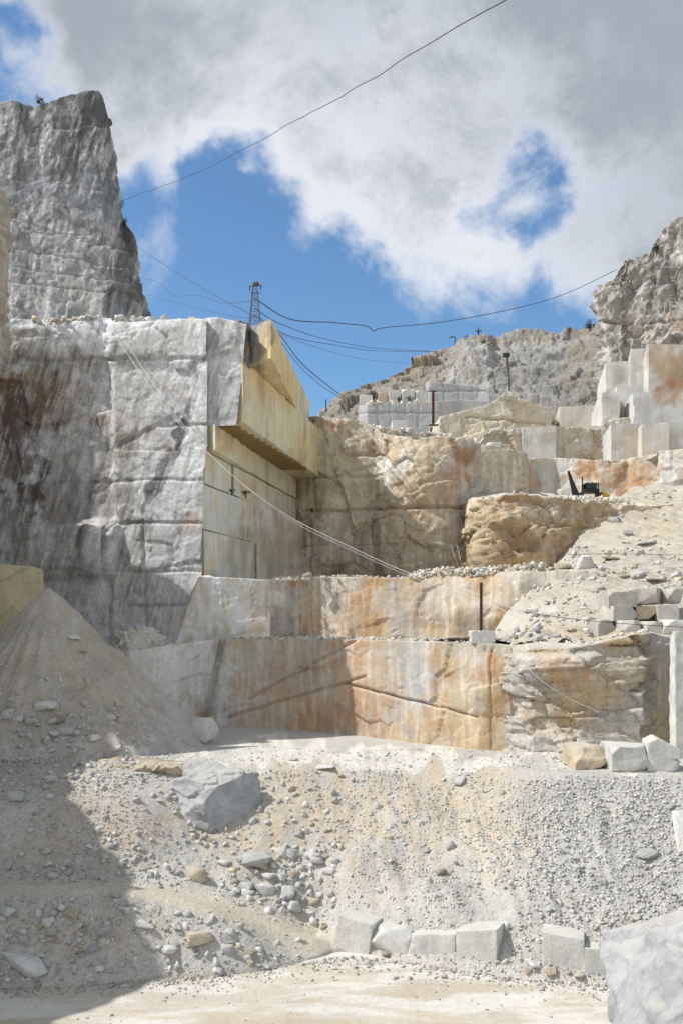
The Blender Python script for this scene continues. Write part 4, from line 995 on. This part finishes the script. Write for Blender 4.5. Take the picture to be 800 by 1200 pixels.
for x0, y0, x1, y1, cnt, mn, mx, lab, grp in areas:
    for _ in range(cnt):
        a, b = random.uniform(x0, x1), random.uniform(y0, y1)
        stone(a, b, mn+(mx-mn)*random.random()**1.8, lab, group=grp, warm=random.random() < .10, hz=random.uniform(.6, 1))
# stones on the upper scree
for a, b, c, lab, wm, hz in [
    (686,666,27,'big white angular boulder at the top of the scree tongue',False,.9),(660,667,20,'bright orange boulder left of the big white one',True,.7),(693,680,14,'grey white block just below the big white boulder',False,1),
    (748,678,18,'pale square boulder in the middle of the scree',False,.8),(743,666,13,'rust brown stone above the pale square boulder',True,.8),(767,683,26,'long ochre stone right of the pale square boulder',True,.4),
    (730,678,14,'tan stone left of the pale square boulder',True,.7),(703,691,10,'small white slab on the scree above the block stack',False,.5),(758,640,24,'thin dark ledge stone high on the scree',False,.35),(628,751,17,'pale block lying at the bottom of the scree tongue',False,1),
    (716,658,22,'flat tan slab right of the big white boulder',True,.4),(690,731,18,'grey stone at the left foot of the block stack',False,.7),(735,628,12,'white stone high on the scree',False,.6)]:
    stone(a, b, c, lab, warm=wm, hz=hz, on=on2, tilt=.2)
for _ in range(46):
    a, b = random.uniform(600, 800), random.uniform(600, 748)
    if a < np.interp(b, [600, 650, 700, 748], [715, 668, 625, 600]) or (a > 690 and b > 688): continue
    stone(a, b, 5+12*random.random()**2, 'pale broken stone lying loose on the cream scree at right', group='stones of the upper scree', warm=random.random() < .3, on=on2, hz=random.uniform(.7, 1.1))
for _ in range(26):
    t_ = random.random(); a = 500+150*t_; stone(a, 674-6*t_, 5+8*random.random()**2, 'broken stone in the rubble line along the second bench', group='stones along the second bench', warm=random.random() < .45, D=77.8-3*t_+random.random(), hz=random.uniform(.7, 1.1))
stone(360, 676, 13, 'pinkish triangular stone standing on the second bench by the corner', warm=True, D=80.5, p=3, hz=1)

# ------------------------------------------------------------------ sawn blocks
def block(px0, px1, pyt, pyb, D, label, group=None, dep=1.2, rz=0, warm=False, seed=0, chips=9, tx=0, ty=0, m=None, shape=None, chip=.16, z=None, rgh=.015):
    w, h = (px1-px0)/F*D, (pyb-pyt)/F*D*(1.02 if D < 42 else 1)
    if D < 42: dep *= .6; w *= 1.04
    V, Fc = block_arr(w, dep*max(.5, min(w, 2)), h, seed, chips, chip=chip, rough=rgh)
    if shape: V = shape(V, w, h)
    o = mesh('marble_block', V, Fc, m or M['block_warm' if warm else 'block'])
    o.location = ((.5*(px0+px1)-400)/F*D, D+dep*.4, CZ+(HZ-pyb)/F*D if z is None else z)
    o.rotation_euler = (tx, ty, rz)
    return tag(o, label, 'block', group)
def slant(a):   # top rises to the right
    def f(V, w, h):
        V = V.copy(); V[:, 2] += np.where(V[:, 2] > h*.6, (V[:, 0]/w)*a*h, 0); return V
    return f
g = 'blocks in a row at the foot of the slope'
block(396,438,1075,1114,41.0,'leftmost block of the row, grey and tipped to the right',g,1.3,rad(-24),seed=1,chips=3,chip=.08,ty=rad(9),z=-.05)
block(437,484,1087,1119,40.4,'rough rounded block second in the row with broken top',g,1.3,rad(-22),seed=2,chips=12,chip=.35,z=-.05)
block(488,540,1096,1130,39.7,'low block third in the row, its top falling to the left',g,1.3,rad(-24),seed=3,chips=3,chip=.08,shape=slant(.2),z=-.05)
block(541,588,1094,1140,38.9,'tall sharp-cornered block fourth in the row before the gap',g,1.4,rad(-24),seed=4,shape=slant(.16),chips=2,chip=.07,z=-.05)
block(639,685,1097,1146,38.0,'tall smooth block just right of the gap in the row',g,1.4,rad(-13),seed=5,shape=slant(-.10),chips=2,chip=.07,z=-.05)
block(688,740,1112,1150,37.6,'low block at the right end of the row beside the great boulder',g,1.4,rad(-13),seed=6,chips=3,chip=.07,z=-.05)
g = 'blocks standing on the terrace at right'
block(664,711,874,898,49.6,'rough brown stained block, left of the three on the terrace',g,1.6,rad(3),warm=True,seed=7,chips=22,chip=.55,rgh=.07)
block(713,758,873,902,48.6,'pale squared block in the middle of the three on the terrace',g,1.6,rad(-3),seed=18,chips=16,chip=.32,rgh=.04)
def gable(V, w, h):
    V = V.copy(); top = V[:, 2] > h*.55
    V[:, 2] = np.where(top, V[:, 2]-np.abs(V[:, 0]+.18*w)/w*h*.55+h*.12, V[:, 2]); return V
block(759,795,868,903,48.3,'grey block with a peaked top at the right of the three on the terrace',g,1.3,rad(-8),seed=9,chips=1,shape=gable)
g = 'stacked blocks on the scree at right'
for i, (a, b, c, d, D, lab, wm, r) in enumerate([
    (741,772,745,762,58.2,'pale block in the bottom course of the stack',False,0),(772,796,744,762,58.0,'brown stained block at the right of the bottom course',True,3),
    (695,720,726,746,59.6,'grey block at the left end of the second course of the stack',False,8),(725,751,727,746,59.4,'grey block with one slanting side in the second course, beside the gap',False,-3),(751,777,728,746,59.4,'tan block sitting midway along the second course of the stack',False,2),(777,806,726,745,59.3,'pale block at the right end of the second course',False,-2),
    (709,742,711,729,60.8,'dark grey block under the top left block of the stack',False,5),(743,769,710,726,61.0,'low block filling the middle of the third course',True,-4),(769,796,708,727,61.0,'buff block at the right of the third course',False,-6),
    (707,744,694,712,61.2,'top left block of the stack, large and grey',False,3),(742,776,689,708,63.0,'grey block turned askew on top of the stack',False,-24),(779,800,690,707,62.6,'small block at the right on top of the stack',False,15)]):
    block(a+1, b-1, c, d, D+(i*37%5)*.14, lab, g, 1.4, rad(r+(i*53%11)-5), wm, 20+i, 9, ty=rad((i*29%7)-3), chip=.3, m=M['block_grey'] if not wm and i not in (0, 5) else None)
g = 'pale blocks lined up on the upper terrace'
for i, (a, b, c, d, lab) in enumerate([(443,454,461,473,'leftmost small buff block on the grey upper terrace'),(455,469,458,473,'second block from the left on the grey upper terrace'),(470,485,457,473,'third block from the left on the grey upper terrace'),(486,501,458,473,'fourth block on the grey upper terrace, nearest the steel post'),(421,436,464,475,'low block left of the line on the grey upper terrace')]):
    block(a, b, c, d, 163.0, lab, g, 1.5, 0, i == 0, 40+i)
block(459,478,494,507,131.5,'white block lying alone on the cream ledge left of the steel post',None,1.5,0,False,47)
block(570,586,519,536,124.0,'grey block behind the crest of the orange wall',None,1.5,0,False,48)
block(586,597,521,536,124.0,'buff block beside the grey one behind the orange wall',None,1.5,0,True,49)
# tall pale pillar of standing stone at the right edge
V, Fc = block_arr(4.2, .9, Zp(742, 52.5)-TZ+.2, 61, 3, n=40, rough=.05)
V[:, 0] += np.where(V[:, 2] < 2.2, .0, 0)
o = mesh('standing_block', V, Fc, M['block']); o.location = (X(791, 52.5)+2.1, 53.0, TZ-.1)
tag(o, 'tall pale sawn pillar of marble standing at the right edge of the terrace', 'block')
o = stone(806, 990, 44, 'pale jagged boulder cut by the right edge of the frame', hz=1.9)

# great slab embedded in the slope
def poly_slab(name, pts, thick, dirn, m, label, seed, cat='rock', rough=.05, sub=26):
    """pts: front face corners in space (4, counter-clockwise seen from the front); extruded along dirn"""
    A, B, C_, D_ = [np.array(p, float) for p in pts]; e = np.array(dirn, float)*thick
    Vs, Fs, k = [], [], 0
    def patch(a, b, c, d):
        nonlocal k
        s_, t_ = np.meshgrid(np.linspace(0, 1, sub), np.linspace(0, 1, sub), indexing='ij'); s_, t_ = s_[..., None], t_[..., None]
        P = a*(1-s_)*(1-t_)+b*s_*(1-t_)+c*s_*t_+d*(1-s_)*t_
        Vs.append(P.reshape(-1, 3)); Fs.append(grid_faces(sub, sub, k)); k += sub*sub
    patch(A, B, C_, D_); patch(B, B+e, C_+e, C_); patch(D_, C_, C_+e, D_+e); patch(A+e, A, D_, D_+e); patch(A+e, B+e, B, A); patch(B+e, A+e, D_+e, C_+e)
    V = np.concatenate(Vs); Fc = np.concatenate(Fs)
    dsp = np.zeros_like(V)
    for k_, (s__, a_) in enumerate(((1.1, .16), (.45, .06))):
        for ax in range(3): dsp[:, ax] += facet(V, (s__, s__*1, s__*.7), seed+50*k_+9*ax)[0]*a_
    dsp += np.stack([fbm(V*2, 3, seed+i) for i in range(3)], -1)*rough
    o = mesh(name, V+dsp, Fc, m); return tag(o, label, cat)
V, Fc = ico(6) if False else ICO[6]; pl = []
for d, h in [((-.15,-.35,.93), .95), ((.62,-.70,.30), .95), ((-.60,-.62,.42), 1.25), ((-.9,.0,.4), 1.65), ((.3,.6,.6), 1.2), ((.95,.1,.2), 1.5), ((0,-.5,-.9), 1.5), ((-.2,-.98,-.1), 1.6), ((-.1,.9,.3), 1.6), ((.1,-.75,.62), 1.22)]:
    d = np.array(d, float); pl.append((d/np.linalg.norm(d), h))
V = hull(V, pl, 2.6)
sm_ = (V@np.array([.62,-.70,.30])/.98) > .90
dd = (facet(V, (1.0, 1.0, .35), 5)[0]*.13+facet(V, (.4, .4, .2), 6)[0]*.04)*np.where(sm_, .12, 1)+fbm(V*2, 4, 4)*.025
V = V+V/np.linalg.norm(V, axis=1, keepdims=True)*dd[:, None]
q = at(258, 932, 47.6); o = mesh('rock_slab', V, Fc, M['marble']); o.location = (q[0], q[1], q[2]-.15); o.rotation_euler = (0, rad(10), rad(-4)); o.scale = (1.3, 1.1, 1.25)
tag(o, 'big grey marble slab jutting from the slope with a smooth sawn right side', 'rock')
# undercut crust of earth left of the slab
wv = wall('earth_bank', [(104,893,51.4,102,51.6),(125,896,49.8,125,50.6),(150,899,49.1,150,50.7),(175,898,48.7,175,50.4),(205,899,48.5,205,50.2),(222,905,48.8,222,49.8),(240,901,50.4,240,51)], 4.3, M['soil'], lin(198,186,164), fac=((1.4, .22), (.5, .10)), rough=.22, back=3, px=1.5, seed=71, var=lin(190,172,142), capdz=-.02)
structure(wv, 'undercut tan earth bank at the lip of the slope left of the grey slab', 'earth bank')

# great marble boulder at bottom right, cut by the frame
V, Fc = ICO[6]
pl = []
for d, h in [((.03,-.12,1), 2.45), ((-.85,-.20,.50), 2.9), ((-.55,-.75,.25), 3.3), ((-.1,-1,.2), 3.2), ((.5,-.8,.3), 3.6), ((-.65,.0,.75), 3.15), ((-.3,.2,.95), 2.6), ((1,0,.1), 4.6), ((0,1,.3), 3.0), ((0,0,-1), 2.6),
             ((-.75,-.6,-.15), 3.5), ((-.95,.2,-.1), 3.7), ((.4,-.3,.9), 2.9), ((-.4,-.5,.8), 2.85)]:
    d = np.array(d, float); pl.append((d/np.linalg.norm(d), h))
V = hull(V, pl, 6.0)
dd = facet(V+.3*np.stack([fbm(V, 3, i) for i in range(3)], -1), (1.7, 1.7, .9), 3, 1.4)[0]*.17+facet(np.stack([V[:, 0]*.8+V[:, 2]*.6, V[:, 1], V[:, 2]*.8-V[:, 0]*.6], -1), (1.4, .8, .28), 8, 1.6)[0]*.07+fbm(V*1.5, 5, 3, .6)*.035
V = V+V/np.linalg.norm(V, axis=1, keepdims=True)*dd[:, None]
o = mesh('great_boulder', V, Fc, M['marble']); o.location = (12.2, 30.9, 1.75)
tag(o, 'huge grey veined marble boulder filling the bottom right corner', 'boulder')

# ------------------------------------------------------------------ steel and cables
def tube_arr(P, r, ns=6):
    P = np.array(P, float); n = len(P); T = np.gradient(P, axis=0); T /= np.linalg.norm(T, axis=1, keepdims=True)
    up = np.array([0, 0, 1.0]) if abs(T[:, 2]).mean() < .8 else np.array([0, 1.0, 0])
    A_ = np.cross(T, up); A_ /= np.linalg.norm(A_, axis=1, keepdims=True); B_ = np.cross(T, A_)
    rr = np.broadcast_to(np.asarray(r, float), (n,))
    a = np.arange(ns)*2*math.pi/ns
    V = P[:, None]+(A_[:, None]*np.cos(a)[None, :, None]+B_[:, None]*np.sin(a)[None, :, None])*rr[:, None, None]
    Fl = [(i*ns+j, i*ns+(j+1) % ns, (i+1)*ns+(j+1) % ns, (i+1)*ns+j) for i in range(n-1) for j in range(ns)]
    return V.reshape(-1, 3), np.array(Fl)
def smooth_path(P, k=12):
    P = np.array(P, float); Q = np.vstack([2*P[0]-P[1], P, 2*P[-1]-P[-2]]); out = []
    for i in range(1, len(Q)-2):
        for t in np.linspace(0, 1, k, endpoint=False):
            a, b, c, d = Q[i-1], Q[i], Q[i+1], Q[i+2]
            out.append(.5*((2*b)+(-a+c)*t+(2*a-5*b+4*c-d)*t*t+(-a+3*b-3*c+d)*t**3))
    out.append(P[-1]); return np.array(out)
def cable(name, pts, r, m, label, cat='cable', wob=0):
    P = smooth_path([at(*q) for q in pts], 14); r *= .78 if name == 'overhead_cable' else .85
    if wob: P[:, 2] += fbm(P*np.array([.25, 0, 0])+7, 3, 5)*wob
    V, Fc = tube_arr(P, r); return tag(mesh(name, V, Fc, m, smooth=True), label, cat)
cable('overhead_cable', [(142,235,240),(200,215,205),(270,184,170),(335,149,140),(400,113,118),(470,71,98),(530,35,84),(592,-1,74),(680,-60,62)], .055, M['cable'], 'long dark wire rope sagging across the clouds from peak to top of frame', wob=.35)
cable('overhead_cable', [(160,288,240),(200,315,190),(250,345,140),(299,371,90)], .05, M['cable'], 'cable falling from the peak to the pylon, steepest of those left of it')
cable('overhead_cable', [(168,327,240),(185,330,215),(203,346,195),(232,346,165),(262,355,130),(299,352,88)], .035, M['cable'], 'thin kinked cable left of the pylon under the steep one')
cable('overhead_cable', [(172,345,240),(215,357,180),(260,368,125),(299,374,90)], .035, M['cable'], 'lowest thin cable left of the pylon')
cable('overhead_cable', [(299,350,88),(340,374,98),(390,378,108),(428,382,118),(438,388,120),(450,384,122),(520,377,134),(600,362,146),(660,345,155),(722,316,163)], .065, M['cable'], 'long kinked cable from the pylon to the right cliff')
cable('overhead_cable', [(299,362,88),(330,380,105),(380,397,140),(440,408,180),(512,412,230)], .05, M['cable'], 'cable running from the pylon to the hill skyline, upper of two')
cable('overhead_cable', [(299,370,88),(340,394,110),(390,404,150),(440,411,190),(505,412,230)], .05, M['cable'], 'cable running from the pylon to the hill skyline, lower of two')
cable('overhead_cable', [(299,376,88),(350,400,120),(420,420,170),(478,426,232)], .03, M['cable'], 'faintest cable crossing the blue sky right of the pylon')
cable('overhead_cable', [(312,378,88),(330,395,95),(352,424,102),(378,447,108),(402,465,133)], .06, M['cable'], 'dark cable dropping past the yellow corner, upper strand')
cable('overhead_cable', [(310,380,88),(330,402,95),(352,430,102),(378,453,108),(401,467,133)], .04, M['cable'], 'dark cable dropping from the pylon past the yellow corner, lower strand')
cable('wire_rope', [(126,378,83),(160,430,78.5),(205,490,75),(262,548,73),(330,600,71),(400,636,69),(480,672,67),(560,697,64),(612,718,61)], .030, M['rope'], 'pale wire rope slung across the grey cliff to the benches, upper strand')
cable('wire_rope', [(133,378,83),(168,432,78.5),(212,494,75),(268,553,73),(335,606,71),(405,642,69),(484,677,67),(562,703,64),(606,724,61)], .026, M['rope'], 'pale wire rope slung across the grey cliff to the benches, lower strand')
cable('wire_rope', [(515,560,100),(519,600,99.5),(528,640,98.5),(538,668,80)], .03, M['rope'], 'pale rope hanging down the back wall, left strand')
cable('wire_rope', [(517,560,100),(525,605,99.5),(535,640,98.5),(542,668,80)], .03, M['rope'], 'pale rope hanging down the back wall, right strand')
cable('wire_rope', [(612,717,60.5),(660,724,58),(720,730,57),(800,735,56),(860,738,55)], .024, M['cable'], 'thin dark line crossing in front of the block stack')
cable('wire_rope', [(600,760,56),(625,790,54.5),(660,815,54),(700,834,53.6)], .018, M['rope'], 'thin pale line hanging in front of the layered rock')
cable('wire_rope', [(664,650,76),(720,649,74),(780,650,72),(840,652,70)], .022, M['cable'], 'thin dark line stretched level across the scree')

def bars(segs, r, ns=5):
    return join([tube_arr([a, (np.array(a)+np.array(b))/2, b], r, ns) for a, b in segs])
def box(cx, cy, cz, w, d, h, seed=0, bev=.02):
    V, Fc = block_arr(w, d, h, seed, 0, rough=0, n=5, edge=bev); return V+np.array([cx, cy, cz-h/2]), Fc
# lattice pylon
base = at(299, 379, 86.5)
py = tag(empty('lattice_pylon', base), 'rusty lattice pylon standing on the cliff top beside the yellow corner', 'pylon')
Hh = 43/F*86.5+.2; wb, wt_ = .52, .16
legs = [((sx_*wb, sy_*wb, -.6), (sx_*wt_, sy_*wt_, Hh)) for sx_, sy_ in ((-1, -1), (1, -1), (1, 1), (-1, 1))]
for a, b in legs:
    V, Fc = bars([(a, b)], .026); mesh('leg', V, Fc, M['steel'], parent=py)
def lp(i, t): a, b = np.array(legs[i][0]), np.array(legs[i][1]); return a*(1-t)+b*t
segs = []
for k in range(7):
    t0, t1 = .05+k*.13, .05+(k+1)*.13
    for i in range(4):
        j = (i+1) % 4; segs += [(lp(i, t0), lp(j, t1)), (lp(j, t0), lp(i, t1)), (lp(i, t1), lp(j, t1))]
V, Fc = bars(segs, .012, 4); mesh('bracing', V, Fc, M['steel'], parent=py)
V, Fc = join([bars([((-.5, 0, Hh-.15), (.55, 0, Hh-.1)), ((-.4, 0, Hh-.75), (.45, 0, Hh-.75))], .05), box(.1, 0, Hh+.08, .5, .4, .22)]); mesh('crossarm', V, Fc, M['steel'], parent=py)
for a_, z_ in ((.5, Hh-.1), (-.45, Hh-.15)):
    V, Fc = bars([((a_, 0, z_), (a_, 0, z_-.35))], .05); mesh('insulator', V, Fc, M['cable'], parent=py)
# steel post on its stone footing
D = 59.1
fb = block(551,579,741,756,58.9,'white stone footing block carrying the rusty post on the lowest wall',None,1.0,0,False,77,3,z=12.3)
q = at(563, 742, D); po = tag(empty('steel_post', q), 'rusty steel post standing on the white footing block', 'post')
def ibeam(h, w): return join([box(0, -w/2, h/2, w, w*.18, h), box(0, w/2, h/2, w, w*.18, h), box(0, 0, h/2, w*.18, w*.8, h)])
V, Fc = ibeam(60/F*D, .17); mesh('shaft', V, Fc, M['rust'], parent=po)
V, Fc = box(0, 0, .03, .5, .5, .06); mesh('base_plate', V, Fc, M['rust'], parent=po)
# the far post
D = 148; q = at(507, 499, D); po = tag(empty('steel_post', q), 'dark red steel post with a crosspiece on the high cream ledge', 'post')
V, Fc = ibeam(40/F*D, .36); mesh('shaft', V, Fc, M['rust'], parent=po)
V, Fc = box(-.1, 0, 40/F*D+.08, 1.3, .3, .16); mesh('crosspiece', V, Fc, M['rust'], parent=po)
V, Fc = box(.1, 0, .1, 1.4, .6, .2); mesh('base_plate', V, Fc, M['rust'], parent=po)
V, Fc = bars([((.55, 0, 34/F*D), (.75, 0, 8/F*D))], .05); 
# skyline poles
D = 251; q = at(560, 398, D); po = tag(empty('utility_pole', q), 'dark wooden pole with a crossarm on the hill skyline', 'utility pole')
V, Fc = bars([((0, 0, -1), (0, 0, 13/F*D))], .22); mesh('shaft', V, Fc, M['cable'], parent=po)
V, Fc = box(0, 0, 10/F*D, 1.7, .3, .25); mesh('crossarm', V, Fc, M['cable'], parent=po)
P = smooth_path([at(532,404,251), at(533,397,251), at(530,394.5,251), at(526,396,251)], 8); V, Fc = tube_arr(P, .13); tag(mesh('curved_post', V, Fc, M['cable']), 'small curved lamp-like post on the hill skyline', 'post')
P = [at(593,415,199-3), at(595,436,198-3), at(596,458,197-3)]; V, Fc = tube_arr(smooth_path(P), .16); po = tag(mesh('leaning_post', V, Fc, M['cable']), 'thin dark leaning post in front of the rough hill face', 'post')
V, Fc = join([box(*at(592.5,416,195.5), 1.3, .5, .8, 3)]); mesh('lamp_head', V, Fc, M['cable'], parent=po)
P = [at(382,482,130), at(382,468,130)]; V, Fc = tube_arr([P[0], (P[0]+P[1])/2, P[1]], .08); tag(mesh('thin_post', V, Fc, M['cable']), 'very thin post at the left foot of the hill', 'post')

# ------------------------------------------------------------------ excavator
D = 111.0; q = at(690, 582.5, D)
ex = tag(empty('excavator', q), 'small black and yellow excavator with raised dark boom on the upper bench', 'excavator')
V, Fc = join([box(-.95, 0, .22, .45, 2.4, .5, 1, .12)]); mesh('track', V, Fc, M['black'], parent=ex)
V, Fc = join([box(.95, 0, .22, .45, 2.4, .5, 1, .12)]); mesh('track', V, Fc, M['black'], parent=ex)
V, Fc = join([box(.1, .1, .62, 1.7, 2.2, .35, 2, .06), box(.8, .3, .7, .5, 1.6, .4, 2, .06)]); mesh('body', V, Fc, M['black'], parent=ex)
V, Fc = join([box(.1, -.3, 1.42, 1.45, 1.3, .1, 3, .03), box(.1, -.3, .82, 1.45, 1.3, .12, 3, .03), box(.1, .28, 1.1, 1.4, .1, .6, 3), *[box(.1+sx_*.68, -.3+sy_*.6, 1.12, .11, .11, .6, 3, .01) for sx_ in (-1, 1) for sy_ in (-1, 1)], box(.1, -.9, 1.12, .10, .1, .6, 3, .01)])
cb = mesh('cab', V, Fc, M['black'], parent=ex)
for cx_w in (-.22, .42):
    V, Fc = box(cx_w, -.9, 1.12, .5, .03, .48, 3, .005); mesh('window', V, Fc, M['glass'], parent=cb)
V, Fc = join([box(.1, -.95, 1.5, .16, .08, .1, 3)]); mesh('lamp', V, Fc, M['cable'], parent=cb)
def plate(pts, y0, y1):
    n = len(pts); V = np.array([[a, y0, b] for a, b in pts]+[[a, y1, b] for a, b in pts])
    return V, [tuple(range(n-1, -1, -1)), tuple(range(n, 2*n))]+[(i, (i+1) % n, n+(i+1) % n, n+i) for i in range(n)]
V, Fc = plate([(-1.1,.2),(-1.9,.2),(-2.15,1.5),(-2.42,2.85),(-2.25,2.9),(-1.7,1.5)], -.25, .05); mesh('boom', V, Fc, M['black'], parent=ex)
V, Fc = plate([(-.78,.2),(-.90,.2),(-.93,2.2),(-.80,2.2)], -.35, -.2); mesh('stick', V, Fc, M['rust'], parent=ex)
V, Fc = plate([(1.2,.1),(2.1,.0),(2.0,.25),(1.7,.45),(1.2,.5)], -.5, .1); mesh('bucket', V, Fc, M['yellow'], parent=ex)

# ------------------------------------------------------------------ scrub
def shrub(px, py, D, wpx, hpx, label, seed, name='shrub', n=260, cat='shrub', group=None):
    rg = np.random.default_rng(seed); q = at(px, py, D); w, h = wpx/F*D/2, hpx/F*D
    e = tag(empty(name, q), label, cat, group)
    cs = rg.normal(size=(7, 3))*np.array([w*.5, w*.4, h*.2])+np.array([0, 0, h*.55]); Vs, Fs = [], []
    for i in range(n):
        c = cs[rg.integers(7)]+rg.normal(size=3)*np.array([w*.25, w*.25, h*.17]); c[2] = max(c[2], 0)
        a = rg.normal(size=3); b = rg.normal(size=3); s_ = .16*w*rg.uniform(.6, 1.4); a = a/np.linalg.norm(a)*s_; b = b/np.linalg.norm(b)*s_*.6
        k = len(Vs); Vs += [c-a, c+b, c+a, c-b]; Fs.append((k, k+1, k+2, k+3))
    mesh('foliage', Vs, Fs, M['leaf'], parent=e)
    V, Fc = bars([((0, 0, -.3), tuple(c)) for c in cs], .04*max(w, .4), 4); mesh('stem', V, Fc, M['twig'], parent=e)
for i, a in enumerate([(48,121,262,11,6,'small wind-bent shrub on the crest of the left peak'),(436,468,163,9,9,'dark shrub left of the blocks on the upper terrace'),(467,470,161,6,6,'dark shrub between the blocks of the upper terrace, left one'),(479,470,161,7,6,'dark shrub between the blocks of the upper terrace, right one'),
    (565,406,246,8,7,'dark shrub on the upper hillside beside the white rock'),(545,399,251,4,7,'tiny upright shrub on the skyline left of the crossarm pole'),(691,387,240,12,10,'dark green shrub where the hill meets the right cliff'),(770,296,160,14,9,'dark shrub in a hollow of the right cliff'),
    (141,245,268,7,14,'dark scrub on the right edge of the peak, upper clump'),(146,268,269,7,12,'dark scrub on the right edge of the peak, middle clump'),(172,372,280,10,16,'dark scrub at the right foot of the peak'),
    (272,577,79.2,7,4,'green tuft in a joint of the yellow face, left one'),(288,580,80.5,9,6,'green tuft in a joint of the yellow face, right one'),(366,600,106.3,6,4,'green tuft in a joint of the back wall')]):
    shrub(*a, 500+i)
